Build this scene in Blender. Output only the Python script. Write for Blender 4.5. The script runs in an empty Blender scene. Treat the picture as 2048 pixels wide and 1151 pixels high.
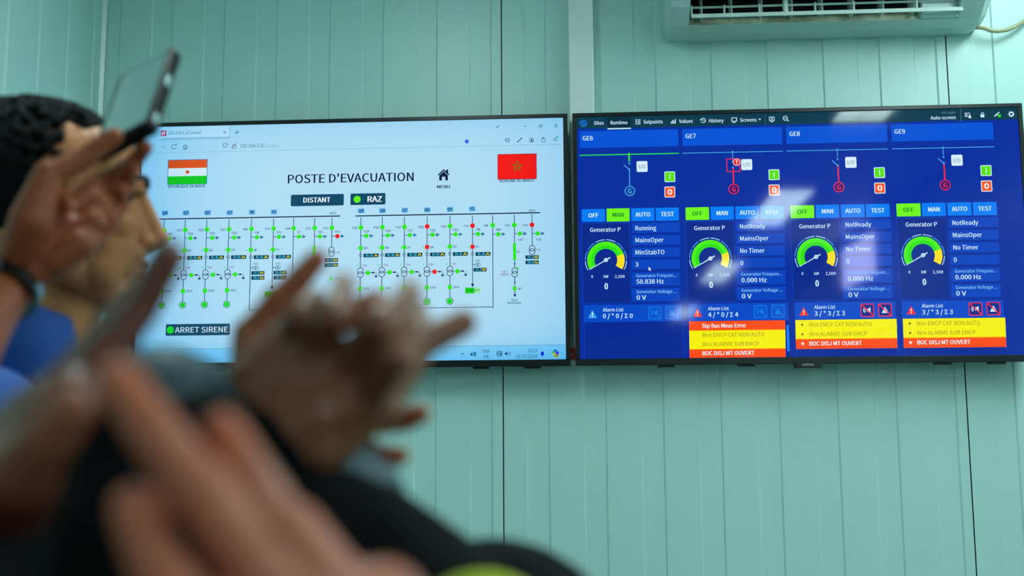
import bpy, bmesh, math, random
import numpy as np
from mathutils import Vector, Matrix
random.seed(4); rng = np.random.default_rng(4)
SC = bpy.context.scene; COL = SC.collection
# ------------------------------------------------------------------ camera
F = 2200.0; CX, CY = 1024.0, 575.5
CAM = np.array([0.0073, -3.0913, 1.4303]); YAW, PITCH, ROLL = 0.05968, 0.12728, -0.00609
def cam_axes():
    f = np.array([-math.sin(YAW)*math.cos(PITCH), math.cos(YAW)*math.cos(PITCH), math.sin(PITCH)])
    r = np.array([math.cos(YAW), math.sin(YAW), 0]); u = np.cross(r, f)
    c, s = math.cos(ROLL), math.sin(ROLL)
    return c*r+s*u, -s*r+c*u, f
CR, CU, CF = cam_axes()
cd = bpy.data.cameras.new('camera'); cam = bpy.data.objects.new('camera', cd); COL.objects.link(cam)
cd.sensor_width = 36; cd.lens = 36*F/2048; cd.clip_start = 0.02; cd.clip_end = 60
cam.matrix_world = Matrix(((CR[0], CU[0], -CF[0], CAM[0]), (CR[1], CU[1], -CF[1], CAM[1]), (CR[2], CU[2], -CF[2], CAM[2]), (0, 0, 0, 1)))
cd.dof.use_dof = True; cd.dof.focus_distance = 3.05; cd.dof.aperture_fstop = cd.lens/1000/0.0135; cd.dof.aperture_blades = 0
SC.camera = cam
# ------------------------------------------------------------------ world, exposure, lamps
SC.view_settings.view_transform = 'Standard'; SC.view_settings.look = 'None'
SC.view_settings.exposure = 0.0; SC.view_settings.gamma = 1.0; SC.view_settings.use_curve_mapping = False
W = bpy.data.worlds.new('world'); SC.world = W; W.use_nodes = True
W.node_tree.nodes['Background'].inputs[0].default_value = (0.35, 0.5, 0.5, 1); W.node_tree.nodes['Background'].inputs[1].default_value = 0.3
LAMP = 26.5            # emission of the ceiling fluorescents
LAMP_COL = (0.78, 1.0, 0.99)
WIN = 16.0              # emission of the high daylight window

def lin(c):
    return tuple((x/12.92 if x <= 0.04045 else ((x+0.055)/1.055)**2.4) for x in [v/255 for v in c[:3]])
def A(u, v, d):        # a point of the place seen at photo position (u, v), d metres along the view axis
    return CAM + d*(CF + CR*((u-CX)/F) - CU*((v-CY)/F))
def at_y(u, v, y):
    d = CF + CR*((u-CX)/F) - CU*((v-CY)/F); return CAM + d*((y-CAM[1])/d[1])

# ------------------------------------------------------------------ materials
def mat(name, col, rough=0.5, metal=0.0, spec=0.5, noise=0.0, nscale=8.0, bump=0.0, bscale=200.0, emit=None, emit_s=0.0, sss=0.0, attr=None, coat=0.0, sheen=0.0):
    m = bpy.data.materials.new(name); m.use_nodes = True; nt = m.node_tree; b = nt.nodes['Principled BSDF']
    c = lin(col); b.inputs['Base Color'].default_value = (*c, 1); b.inputs['Roughness'].default_value = rough
    b.inputs['Metallic'].default_value = metal; b.inputs['Specular IOR Level'].default_value = spec
    b.inputs['Coat Weight'].default_value = coat; b.inputs['Sheen Weight'].default_value = sheen
    tc = nt.nodes.new('ShaderNodeTexCoord'); src = None
    if noise:
        n = nt.nodes.new('ShaderNodeTexNoise'); n.inputs['Scale'].default_value = nscale; n.inputs['Detail'].default_value = 5
        nt.links.new(tc.outputs['Object'], n.inputs['Vector'])
        r = nt.nodes.new('ShaderNodeValToRGB'); r.color_ramp.elements[0].position = .3; r.color_ramp.elements[1].position = .7
        r.color_ramp.elements[0].color = (*[x*(1-noise) for x in c], 1); r.color_ramp.elements[1].color = (*[min(1, x*(1+noise*.6)) for x in c], 1)
        nt.links.new(n.outputs['Fac'], r.inputs['Fac']); src = r.outputs['Color']; nt.links.new(src, b.inputs['Base Color'])
    if attr:
        a = nt.nodes.new('ShaderNodeAttribute'); a.attribute_name = attr
        mx = nt.nodes.new('ShaderNodeMix'); mx.data_type = 'RGBA'; mx.blend_type = 'MULTIPLY'; mx.inputs['Factor'].default_value = 1
        if src: nt.links.new(src, mx.inputs['A'])
        else: mx.inputs['A'].default_value = (*c, 1)
        nt.links.new(a.outputs['Color'], mx.inputs['B']); nt.links.new(mx.outputs['Result'], b.inputs['Base Color'])
    if bump:
        n2 = nt.nodes.new('ShaderNodeTexNoise'); n2.inputs['Scale'].default_value = bscale; n2.inputs['Detail'].default_value = 4
        nt.links.new(tc.outputs['Object'], n2.inputs['Vector'])
        bp = nt.nodes.new('ShaderNodeBump'); bp.inputs['Strength'].default_value = bump; bp.inputs['Distance'].default_value = 0.002
        nt.links.new(n2.outputs['Fac'], bp.inputs['Height']); nt.links.new(bp.outputs['Normal'], b.inputs['Normal'])
    if emit:
        b.inputs['Emission Color'].default_value = (*emit, 1); b.inputs['Emission Strength'].default_value = emit_s
    if sss:
        b.inputs['Subsurface Weight'].default_value = sss; b.inputs['Subsurface Radius'].default_value = (.012, .005, .003); b.inputs['Subsurface Scale'].default_value = 0.6
    return m
M = {}
M['panel'] = mat('painted_sandwich_panel', (191, 228, 220), .36, spec=.45, noise=.05, nscale=1.3, bump=.04, bscale=60)
M['seal'] = mat('dark_joint_seal', (28, 42, 40), .7)
M['ceil'] = mat('ceiling_panel', (205, 226, 220), .5, noise=.03, nscale=2)
M['floor'] = mat('grey_vinyl_floor', (96, 104, 104), .45, noise=.12, nscale=5)
M['trim'] = mat('white_corner_trim', (232, 246, 242), .3)
M['duct'] = mat('white_cable_duct', (240, 246, 244), .3)
M['acbody'] = mat('white_abs_plastic', (196, 226, 218), .3, noise=.03, nscale=6)
M['acvane'] = mat('white_vane_plastic', (214, 232, 226), .35)
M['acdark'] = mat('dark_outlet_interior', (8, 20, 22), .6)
M['dust'] = mat('dusty_outlet_lip', (226, 226, 200), .6, noise=.5, nscale=14)
M['hose'] = mat('cream_hose', (176, 178, 140), .5)
M['bezel'] = mat('black_gloss_bezel', (9, 15, 18), .28)
M['tvback'] = mat('black_tv_back', (14, 18, 20), .6)
M['silver'] = mat('silver_lettering', (205, 216, 216), .35, metal=.3)
M['red_tag'] = mat('red_tag', (222, 22, 20), .5)
M['black'] = mat('black_plastic', (12, 14, 15), .4)
M['white_ink'] = mat('white_ink', (225, 232, 230), .5)
M['lamp_frame'] = mat('white_lamp_frame', (220, 228, 226), .4)
M['lamp'] = mat('lamp_diffuser', (230, 240, 236), .5, emit=LAMP_COL, emit_s=LAMP)
M['louver'] = mat('lamp_louver', (225, 232, 230), .3)
M['pane'] = mat('daylit_pane', (200, 205, 225), .3, emit=(.80, .80, 1.0), emit_s=WIN)
SK = dict(rough=.38,  sss=.08, bump=.10, bscale=260, attr='tint', noise=.10, nscale=26)
M['skin_tan'] = mat('tan_skin', (192, 120, 76), **dict(SK, spec=.25, rough=.5))
M['skin_brown'] = mat('brown_skin', (158, 78, 46), **dict(SK, spec=.35, rough=.5))
M['skin_dark'] = mat('dark_brown_skin', (98, 40, 24), **dict(SK, spec=.4))
M['skin_deep'] = mat('deep_brown_skin', (146, 90, 64), **dict(SK, spec=.6))
M['hair'] = mat('black_hair', (9, 10, 11), .85, spec=.2, noise=.3, nscale=60)
M['brow'] = mat('eyebrow_hair', (20, 16, 14), .7)
M['eye'] = mat('eyeball', (215, 210, 205), .15)
M['iris'] = mat('dark_iris', (24, 14, 10), .1)
M['lash'] = mat('eyelash', (10, 8, 8), .6)
M['blue'] = mat('royal_blue_cotton', (14, 74, 160), .75, noise=.14, nscale=30, bump=.25, bscale=420, sheen=.1)
M['jacket'] = mat('black_jacket_cloth', (4, 5, 8), .85, spec=.15, noise=.2, nscale=20, bump=.2, bscale=300)
M['lining'] = mat('grey_teal_cuff_cloth', (46, 74, 82), .6, noise=.15, nscale=25, bump=.2, bscale=300)
M['shirt_grey'] = mat('grey_shirt_cloth', (96, 108, 112), .75, noise=.15, nscale=25)
M['trousers'] = mat('dark_trousers', (26, 30, 38), .8, noise=.12, nscale=25)
M['shoe'] = mat('black_leather', (14, 14, 15), .35)
M['hivis'] = mat('yellow_green_cloth', (176, 186, 14), .7, noise=.1, nscale=30)
M['strap'] = mat('black_rubber_strap', (8, 12, 13), .35)
M['steel'] = mat('brushed_steel', (150, 178, 180), .3, metal=.8)
M['phone'] = mat('black_phone_shell', (5, 9, 11), .55, spec=.25)
M['nail'] = mat('fingernail', (190, 140, 118), .3)

# ------------------------------------------------------------------ object helpers
def link(o, parent=None):
    COL.objects.link(o)
    if parent: o.parent = parent
    return o
def tag(o, label=None, cat=None, group=None, kind=None):
    if label: o['label'] = label
    if cat: o['category'] = cat
    if group: o['group'] = group
    if kind: o['kind'] = kind
    return o
def thing(name, loc, label, cat, group=None):
    o = bpy.data.objects.new(name, None); o.location = Vector(loc); o.empty_display_size = .1; link(o)
    return tag(o, label, cat, group)
def wloc(o):
    v = Vector(o.location)
    while o.parent: o = o.parent; v = v+o.location
    return v
def put(name, bm, m, parent=None, smooth=False, loc=None, label=None):
    """bm is in world coordinates; links it as one mesh whose origin is the parent's (or loc)"""
    me = bpy.data.meshes.new(name)
    off = wloc(parent) if parent else Vector(loc if loc is not None else (0, 0, 0))
    if isinstance(bm, bpy.types.Mesh): me = bm; me.name = name
    else: bm.to_mesh(me); bm.free()
    me.transform(Matrix.Translation(-off))
    mm = m if isinstance(m, (list, tuple)) else [m]
    if not len(me.materials):
        for x in mm: me.materials.append(x)
    if smooth: me.polygons.foreach_set('use_smooth', [True]*len(me.polygons))
    o = bpy.data.objects.new(name, me); link(o, parent)
    if not parent: o.location = off
    if label: o['label'] = label
    return o
def box(bm, a, b, bev=0.0, seg=2):
    lo = Vector([min(a[i], b[i]) for i in range(3)]); hi = Vector([max(a[i], b[i]) for i in range(3)])
    r = bmesh.ops.create_cube(bm, size=1, matrix=Matrix.Translation((lo+hi)/2) @ Matrix.Diagonal((*(hi-lo), 1)))
    if bev:
        es = list({e for v in r['verts'] for e in v.link_edges})
        bmesh.ops.bevel(bm, geom=es, offset=bev, segments=seg, affect='EDGES', profile=.5)
    return bm
def B(): return bmesh.new()
def box3(a, b, bev=0.0): 
    bm = B(); lo = [min(a[i], b[i]) for i in range(3)]; hi = [max(a[i], b[i]) for i in range(3)]
    return box(bm, lo, hi, bev)
def tube(bm, pts, rad, n=12, caps=True):
    pts = [Vector(p) for p in pts]; k = len(pts); rads = rad if isinstance(rad, (list, tuple)) else [rad]*k
    up = None; rings = []
    for i in range(k):
        t = (pts[min(i+1, k-1)]-pts[max(i-1, 0)]).normalized()
        if up is None: up = t.orthogonal().normalized()
        up = (up-t*up.dot(t)).normalized(); s = t.cross(up)
        rings.append([bm.verts.new(pts[i]+(up*math.cos(2*math.pi*j/n)+s*math.sin(2*math.pi*j/n))*rads[i]) for j in range(n)])
    for i in range(k-1):
        for j in range(n): bm.faces.new((rings[i][j], rings[i][(j+1) % n], rings[i+1][(j+1) % n], rings[i+1][j]))
    if caps: bm.faces.new(rings[0][::-1]); bm.faces.new(rings[-1])
    return bm
def spline(pts, n=8):
    pts = [np.array(p, float) for p in pts]; P = [2*pts[0]-pts[1]]+pts+[2*pts[-1]-pts[-2]]; out = []
    for i in range(1, len(P)-2):
        for t in np.linspace(0, 1, n, endpoint=False):
            a, b, c, d = P[i-1:i+3]; out.append(.5*((2*b)+(c-a)*t+(2*a-5*b+4*c-d)*t*t+(3*b-a-3*c+d)*t**3))
    return out+[pts[-1]]

# ================================================================== SETTING
XL, XR, YB, ZC = -1.400, 2.40, -15.6, 3.10
Z0 = 1.60                                            # height of the televisions' lower edges
def panel_profile(s0, s1, phase_light, pitch=.159, wid=.061, dep=.0038, edge=.0042, seams=()):
    pts = []
    k = math.floor((s0-phase_light)/pitch)-1
    while phase_light+k*pitch < s1+pitch:
        a = phase_light+k*pitch
        pts += [(a-edge/2, 0), (a+edge/2, dep), (a+wid-edge/2, dep), (a+wid+edge/2, 0)]; k += 1
    for s in seams:
        pts = [p for p in pts if abs(p[0]-s) > .004]
        base = 0
        for p in sorted(pts):
            if p[0] < s: base = p[1]
        pts += [(s-.0016, base), (s-.0012, .012), (s+.0012, .012), (s+.0016, base)]
    pts = [p for p in sorted(pts) if s0 < p[0] < s1]
    return [(s0, 0)]+pts+[(s1, 0)]
def wall_from_profile(name, prof, fmap, z0, z1, m):
    bm = B(); vs = [(bm.verts.new(fmap(s, d, z0)), bm.verts.new(fmap(s, d, z1))) for s, d in prof]
    fs = []
    for (a, b), (c, d), (p0, p1) in zip(vs[:-1], vs[1:], zip(prof[:-1], prof[1:])):
        f = bm.faces.new((a, c, d, b)); f.material_index = 1 if max(p0[1], p1[1]) > .01 else 0
    # thickness behind
    s0, s1 = prof[0][0], prof[-1][0]
    q = [bm.verts.new(fmap(s, .09, z)) for s, z in ((s0, z0), (s1, z0), (s1, z1), (s0, z1))]
    bm.faces.new(q[::-1])
    o = put(name, bm, m); return tag(o, kind='structure')
SE = (-.2040, 1.0655)
wall_from_profile('wall_back', panel_profile(XL-.09, XR+.09, -.1371, seams=SE), lambda s, d, z: (s, d, z), 0, ZC, [M['panel'], M['seal']])
wall_from_profile('wall_left', panel_profile(YB, 0, -.115), lambda s, d, z: (XL-d, s, z), 0, ZC, [M['panel'], M['seal']])
# right wall leaves an opening for the high window
WY0, WY1, WZ0, WZ1 = -7.15, -5.95, 2.62, 3.04
bm = B()
for a, b in (((XR, YB, 0), (XR+.09, WY0, ZC)), ((XR, WY1, 0), (XR+.09, 0, ZC)), ((XR, WY0, 0), (XR+.09, WY1, WZ0)), ((XR, WY0, WZ1), (XR+.09, WY1, ZC))): box(bm, a, b)
tag(put('wall_right', bm, M['panel']), kind='structure')
tag(put('wall_front', box3((XL-.09, YB-.09, 0), (XR+.09, YB, ZC)), M['panel']), kind='structure')
tag(put('floor', box3((XL-.09, YB-.09, -.08), (XR+.09, .09, 0)), M['floor']), kind='structure')
tag(put('ceiling', box3((XL-.09, YB-.09, ZC), (XR+.09, .09, ZC+.08)), M['ceil']), kind='structure')
w1 = bpy.data.objects.new('window_1', None); w1.location = (XR, (WY0+WY1)/2, WZ0); link(w1); tag(w1, kind='structure')
bm = B(); t = .035
for a, b in (((WY0, WZ0), (WY1, WZ0+t)), ((WY0, WZ1-t), (WY1, WZ1)), ((WY0, WZ0+t), (WY0+t, WZ1-t)), ((WY1-t, WZ0+t), (WY1, WZ1-t))): box(bm, (XR+.005, a[0], a[1]), (XR+.05, b[0], b[1]))
put('window_frame', bm, M['lamp_frame'], w1)
put('pane', box3((XR+.02, WY0+t, WZ0+t), (XR+.03, WY1-t, WZ1-t)), M['pane'], w1)
# corner strip between the back wall and the left wall
bm = B(); L_ = [(XL, -.034), (XL+.003, -.034), (XL+.003, -.003), (XL+.034, -.003), (XL+.034, 0), (XL, 0)]
L_ = [(XL, -.010), (XL+.0105, -.0045), (XL+.011, 0), (XL, 0)]
lo = [bm.verts.new((x, y, 0)) for x, y in L_]; hi = [bm.verts.new((x, y, ZC)) for x, y in L_]
for i in range(len(L_)): bm.faces.new((lo[i], lo[(i+1) % len(L_)], hi[(i+1) % len(L_)], hi[i]))
bm.faces.new(lo[::-1]); bm.faces.new(hi); tag(put('trim_1', bm, M['trim']), kind='structure')
bm = box3((XL, -.012, 0), (XR, 0, .09)); tag(put('baseboard_back', bm, M['trim']), kind='structure')

# ceiling lights: one row along the room, reflected in the right television; the left lamp is added fill for the wall
def ceiling_light(x, yc, ln, label):
    w = .30
    r = thing('ceiling_light', (x, yc, ZC), label, 'ceiling light', 'fluorescent ceiling lights in one row')
    bm = B(); z1 = ZC-.07
    for a, b in (((x-w/2, yc-ln/2), (x-w/2+.015, yc+ln/2)), ((x+w/2-.015, yc-ln/2), (x+w/2, yc+ln/2)), ((x-w/2, yc-ln/2), (x+w/2, yc-ln/2+.015)), ((x-w/2, yc+ln/2-.015), (x+w/2, yc+ln/2))):
        box(bm, (*a, z1), (*b, ZC))
    put('frame', bm, M['lamp_frame'], r)
    put('diffuser', box3((x-w/2+.015, yc-ln/2+.015, z1+.012), (x+w/2-.015, yc+ln/2-.015, z1+.022)), M['lamp'], r)
    bm = B(); n = 9
    for i in range(1, n): y = yc-ln/2+ln*i/n; box(bm, (x-w/2+.015, y-.003, z1), (x+w/2-.015, y+.003, z1+.011))
    box(bm, (x-.003, yc-ln/2+.015, z1+.002), (x+.003, yc+ln/2-.015, z1+.009)); put('louver', bm, M['louver'], r)
for xc, yc, ln, lb in ((1.50, -1.00, 1.2, 'white louvred fluorescent ceiling light nearest the air conditioner'), (-.50, -1.60, .80, 'added unseen louvred light above the left television, brightening the left wall'), (1.50, -2.40, .90, 'white louvred fluorescent ceiling light second from the screen wall'), (1.50, -5.20, 1.35, 'white louvred fluorescent ceiling light third from the screen wall'),
                   (1.50, -8.6, 1.5, 'white louvred fluorescent ceiling light fourth from the screen wall'), (1.50, -12.6, 1.6, 'white louvred fluorescent ceiling light farthest from the screen wall')):
    ceiling_light(xc, yc, ln, lb)

# cable duct between the televisions
t = thing('cable_duct', (.0275, -.02, Z0+.02), 'white vertical cable duct on the wall running up between the two televisions', 'cable duct')
put('duct_base', box3((-.006, -.030, Z0+.015), (.061, 0, ZC)), M['duct'], t)
put('duct_cover', box3((-.008, -.044, Z0+.01), (.063, -.030, ZC), .004), M['duct'], t, smooth=False)
tg = thing('red_tag', (-.006, -.046, Z0+.022), 'small red tag with a black and white slash in the gap between the televisions', 'tag')
put('plate', box3((-.0135, -.052, Z0+.020), (-.001, -.0445, Z0+.052)), M['red_tag'], tg)
bm = B(); q = [bm.verts.new(p) for p in ((-.0125, -.0523, Z0+.030), (-.0035, -.0523, Z0+.036), (-.0025, -.0523, Z0+.040), (-.0105, -.0523, Z0+.036))]; bm.faces.new(q)
put('slash_mark', bm, M['black'], tg)
bm = B(); q = [bm.verts.new(p) for p in ((-.0135, -.0526, Z0+.0285), (-.0045, -.0526, Z0+.0355), (-.006, -.0526, Z0+.0368), (-.0122, -.0526, Z0+.0322))]; bm.faces.new(q)
put('slash_highlight', bm, M['white_ink'], tg)
# ================================================================== TELEVISIONS
YS = -.0805                                          # plane of the screens
_tc = {}
FONT = None
try:                                                 # sans-serif that ships with Blender; its built-in font serves otherwise
    import os
    FONT = bpy.data.fonts.load(os.path.join(bpy.utils.system_resource('DATAFILES'), 'fonts', 'Noto Sans CJK Regular.woff2'))
except Exception: FONT = None
def text_mesh(s, bold):
    k = (s, bold)
    if k not in _tc:
        cu = bpy.data.curves.new('glyphs', 'FONT'); cu.body = s
        if FONT: cu.font = FONT
        cu.size = 1; cu.resolution_u = 2
        o = bpy.data.objects.new('glyphs', cu); COL.objects.link(o)
        dg = bpy.context.evaluated_depsgraph_get(); me = o.evaluated_get(dg).to_mesh()
        co = np.array([v.co[:2] for v in me.vertices]).reshape(-1, 2); fa = [tuple(p.vertices) for p in me.polygons]
        o.evaluated_get(dg).to_mesh_clear(); bpy.data.objects.remove(o); bpy.data.curves.remove(cu)
        _tc[k] = (co, fa)
    return _tc[k]
CAPH = None
class Screen:
    def __init__(s): s.v, s.f, s.c = [], [], []
    def P(s, u, v): p = at_y(u, v, YS); return np.array([p[0], p[2]])
    def poly(s, pts, col, ly=1):
        b = len(s.v); s.v += [(p[0], YS-ly*.00012, p[1]) for p in pts]; s.f.append(tuple(range(b, b+len(pts)))); s.c.append(col)
    def rect(s, u0, v0, u1, v1, col, ly=1, r=0):     # corners given by position, laid square to the screen
        a, b = s.P(u0, v0), s.P(u1, v1); s.mrect(a[0], b[1], b[0], a[1], col, ly, r)
    def mrect(s, x0, z0, x1, z1, col, ly=1, r=0):
        if x0 > x1: x0, x1 = x1, x0
        if z0 > z1: z0, z1 = z1, z0
        if not r: s.poly([(x0, z0), (x1, z0), (x1, z1), (x0, z1)], col, ly); return
        pts = []
        for cx, cz, a0 in ((x1-r, z0+r, -90), (x1-r, z1-r, 0), (x0+r, z1-r, 90), (x0+r, z0+r, 180)):
            pts += [(cx+r*math.cos(math.radians(a0+i*22.5)), cz+r*math.sin(math.radians(a0+i*22.5))) for i in range(5)]
        s.poly(pts, col, ly)
    def frame(s, u0, v0, u1, v1, t, col, ly=1):
        a, b = s.P(u0, v0), s.P(u1, v1); x0, x1, z0, z1 = min(a[0], b[0]), max(a[0], b[0]), min(a[1], b[1]), max(a[1], b[1])
        for q in ((x0, z0, x1, z0+t), (x0, z1-t, x1, z1), (x0, z0+t, x0+t, z1-t), (x1-t, z0+t, x1, z1-t)): s.mrect(*q, col, ly)
    def disc(s, u, v, r, col, ly=1, n=28):
        c = s.P(u, v); r *= PX; s.poly([(c[0]+r*math.cos(2*math.pi*i/n), c[1]+r*math.sin(2*math.pi*i/n)) for i in range(n)], col, ly)
    def arc(s, u, v, r0, r1, a0, a1, col, ly=1, n=28, off=(0, 0)):
        c = s.P(u, v)+np.array(off)*PX
        for i in range(n):
            p, q = [math.radians(a0+(a1-a0)*k/n) for k in (i, i+1)]
            s.poly([(c[0]+r*PX*math.cos(a), c[1]+r*PX*math.sin(a)) for r, a in ((r0, p), (r1, p), (r1, q), (r0, q))], col, ly)
    def ring(s, u, v, r, t, col, ly=1, off=(0, 0), n=28): s.arc(u, v, r-t/2, r+t/2, 0, 360, col, ly, n, off)
    def line(s, u0, v0, u1, v1, w, col, ly=1, square=True):
        a, b = s.P(u0, v0), s.P(u1, v1)
        if square:
            if abs(u1-u0) < .12*abs(v1-v0): m = a[0]; b = np.array([m, b[1]])
            elif abs(v1-v0) < .12*abs(u1-u0): b = np.array([b[0], a[1]])
        d = (b-a)/max(1e-9, np.linalg.norm(b-a)); n = np.array([-d[1], d[0]])*w*PX/2
        s.poly([a-n, b-n, b+n, a+n], col, ly)
    def pts(s, c, loc, col, ly=1):                   # polygon of offsets in photo px round a centre
        o = s.P(*c); s.poly([(o[0]+x*PX, o[1]-y*PX) for x, y in loc], col, ly)
    def text(s, t, u0, u1, v, cap, col, ly=3, bold=.012, italic=0.0):
        co, fa = text_mesh(t, 0)
        a = s.P(u0, v); e = s.P(u1, v); w0, w1 = co[:, 0].min(), co[:, 0].max()
        kx = (e[0]-a[0])/(w1-w0); kz = cap*PX/CAPH; y = YS-ly*.00012
        bw = max(0, bold)*1.1; kx = (e[0]-a[0])/(w1-w0+bw)
        for dx in ((0, bw*.5, bw) if bw > .006 else (0,)):      # heavier weights: the stroke is laid down three times side by side
            b = len(s.v)
            for x, z in co: s.v.append((a[0]+(x-w0+dx+italic*z)*kx, y, a[1]-cap*PX/2+z*kz))
            for f in fa: s.f.append(tuple(i+b for i in f)); s.c.append(col)
    def textc(s, t, u, v, cap, col, ly=3, bold=.012, asp=1.0):
        co, _ = text_mesh(t, 0); w = (co[:, 0].max()-co[:, 0].min())*cap/CAPH*asp/2; s.text(t, u-w, u+w, v, cap, col, ly, bold)
    def build(s, name, m, parent):
        off = wloc(parent); me = bpy.data.meshes.new(name)
        me.from_pydata([(x-off[0], y-off[1], z-off[2]) for x, y, z in s.v], [], s.f)
        at = me.attributes.new('picture', 'FLOAT_COLOR', 'FACE')
        at.data.foreach_set('color', np.array([(*lin(c), 1) for c in s.c], dtype=np.float32).ravel())
        me.materials.append(m); o = bpy.data.objects.new(name, me); link(o, parent)
        # all faces towards the room
        bm = B(); bm.from_mesh(me)
        for f in bm.faces:
            if f.normal.y > 0: f.normal_flip()
        bm.to_mesh(me); bm.free(); return o
PX = 1.232/908                                       # metres of screen per photo pixel
_c = text_mesh('H', 0.0)[0]; CAPH = _c[:, 1].max()-_c[:, 1].min()
def screen_mat(name, edge):
    m = bpy.data.materials.new(name); m.use_nodes = True; nt = m.node_tree; b = nt.nodes['Principled BSDF']
    b.inputs['Base Color'].default_value = (.004, .005, .006, 1); b.inputs['Roughness'].default_value = .05; b.inputs['Specular IOR Level'].default_value = .32
    a = nt.nodes.new('ShaderNodeAttribute'); a.attribute_name = 'picture'
    b.inputs['Emission Strength'].default_value = 1.0
    if edge:   # viewing-angle colour shift painted into the picture's emission, bluer and dimmer towards the rim
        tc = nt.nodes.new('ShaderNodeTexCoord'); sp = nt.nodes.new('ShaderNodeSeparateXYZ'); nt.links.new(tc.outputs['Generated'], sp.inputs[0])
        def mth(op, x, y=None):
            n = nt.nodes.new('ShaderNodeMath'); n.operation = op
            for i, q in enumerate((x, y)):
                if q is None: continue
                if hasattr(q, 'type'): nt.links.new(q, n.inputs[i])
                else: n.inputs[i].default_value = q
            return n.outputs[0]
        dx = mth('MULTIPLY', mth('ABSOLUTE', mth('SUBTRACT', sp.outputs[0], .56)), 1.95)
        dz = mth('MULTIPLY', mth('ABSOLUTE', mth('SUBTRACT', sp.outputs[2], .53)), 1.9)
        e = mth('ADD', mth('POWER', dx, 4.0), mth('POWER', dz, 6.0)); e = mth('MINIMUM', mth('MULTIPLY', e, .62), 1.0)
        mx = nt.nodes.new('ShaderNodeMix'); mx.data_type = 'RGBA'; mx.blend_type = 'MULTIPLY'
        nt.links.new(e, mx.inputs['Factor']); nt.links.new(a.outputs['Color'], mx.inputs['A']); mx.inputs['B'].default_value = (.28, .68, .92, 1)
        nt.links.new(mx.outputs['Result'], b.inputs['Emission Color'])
    else: nt.links.new(a.outputs['Color'], b.inputs['Emission Color'])
    return m
def television(x0, label):
    W_, H_ = 1.232, .708
    r = thing('television', (x0+W_/2, -.08, Z0), label, 'television')
    bm = B(); sx0, sx1, sz0, sz1 = x0+.0125, x0+W_-.0125, Z0+.018, Z0+H_-.0115
    for a, b in (((x0, Z0), (x0+W_, sz0)), ((x0, sz1), (x0+W_, Z0+H_)), ((x0, sz0), (sx0, sz1)), ((sx1, sz0), (x0+W_, sz1))):
        box(bm, (a[0], -.084, a[1]), (b[0], -.062, b[1]), .0012, 1)
    put('bezel', bm, M['bezel'], r)
    bm = box3((x0+.004, -.0795, Z0+.004), (x0+W_-.004, -.055, Z0+H_-.004)); box(bm, (x0+.15, -.056, Z0+.06), (x0+W_-.15, -.034, Z0+.5), .008, 2)
    put('back_cover', bm, M['tvback'], r)
    bm = B()
    for k in (.42, .58): box(bm, (x0+W_*k-.02, -.036, Z0+.10), (x0+W_*k+.02, -.006, Z0+.46))
    box(bm, (x0+W_*.38, -.010, Z0+.2), (x0+W_*.62, 0, Z0+.38)); put('wall_bracket', bm, M['tvback'], r)
    for k in (.20, .375, .80, .915): put('foot_socket', box3((x0+W_*k-.022, -.075, Z0-.0055), (x0+W_*k+.022, -.058, Z0+.004), .001), M['black'], r)
    return r, (sx0, sx1, sz0, sz1)
def logo_tab(x0, r):
    bm = box3((x0+.5925, -.0835, Z0-.011), (x0+.662, -.060, Z0+.002), .002); put('logo_tab', bm, M['black'], r)
    co, fa = text_mesh('SAMSUNG', 0); k = .031/(co[:, 0].max()-co[:, 0].min()); bm = B()
    vs = [bm.verts.new((x0+.6095+(x-co[:, 0].min())*k, -.0845, Z0-.0058+z*.0058/CAPH)) for x, z in co]
    for f in fa:
        try: bm.faces.new([vs[i] for i in f])
        except ValueError: pass
    put('lettering', bm, M['silver'], bpy.data.objects['logo_tab'] if 'logo_tab' in bpy.data.objects else r)

# ---------------------------------------------------------------- left television: one-line diagram in a browser
XA, XB = -1.2455, 0.0
tvl, (lx0, lx1, lz0, lz1) = television(XA, 'wall television showing a pale blue one-line diagram headed poste d\'evacuation')
s = Screen(); BG = (176, 221, 244); INK = (16, 74, 108); NAVY = (14, 30, 62); GR = (44, 232, 24); RD = (240, 24, 24); LB = (96, 178, 232); DK = (12, 70, 100); WH = (236, 248, 255)
s.mrect(lx0, lz0, lx1, lz1, BG, 0)
# browser chrome
s.rect(321, 254, 459.5, 276.5, (198, 232, 249), 1); s.rect(459, 253, 460, 275, (140, 190, 215), 2); s.rect(321, 276, 460, 277, (150, 198, 222), 2)
s.line(270, 306.6, 1127, 306.6-15.2, .9, (136, 190, 216), 2)
s.rect(322, 261, 332.7, 272, (214, 22, 92), 2); s.ring(327.3, 266.6, 3.0, 1.3, WH, 3); s.line(323.5, 270.5, 331, 262.5, 1.2, WH, 3)
s.text('192.168.2.22/viewer', 337, 403.6, 266, 6.6, INK, bold=.004)
for a, b in (((447, 262), (452, 267)), ((447, 267), (452, 262)), ((1108.6, 248), (1115, 254.6)), ((1108.6, 254.6), (1115, 248))): s.line(*a, *b, 1.0, INK, 2)
s.line(470, 264.4, 478, 264.4, 1.2, INK, 2); s.line(474, 260.4, 474, 268.4, 1.2, INK, 2)
ICO = (36, 110, 146)
s.line(320, 294, 329, 294, 1, (130, 180, 205), 2); s.line(326, 291, 329, 294, 1, (130, 180, 205), 2); s.line(326, 297, 329, 294, 1, (130, 180, 205), 2)
s.arc(348, 293.6, 4.2, 5.4, 40, 340, ICO, 2); s.pts((352, 290), [(-2.5, .5), (1.5, .5), (1.5, -3.2)], ICO, 2)
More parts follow.
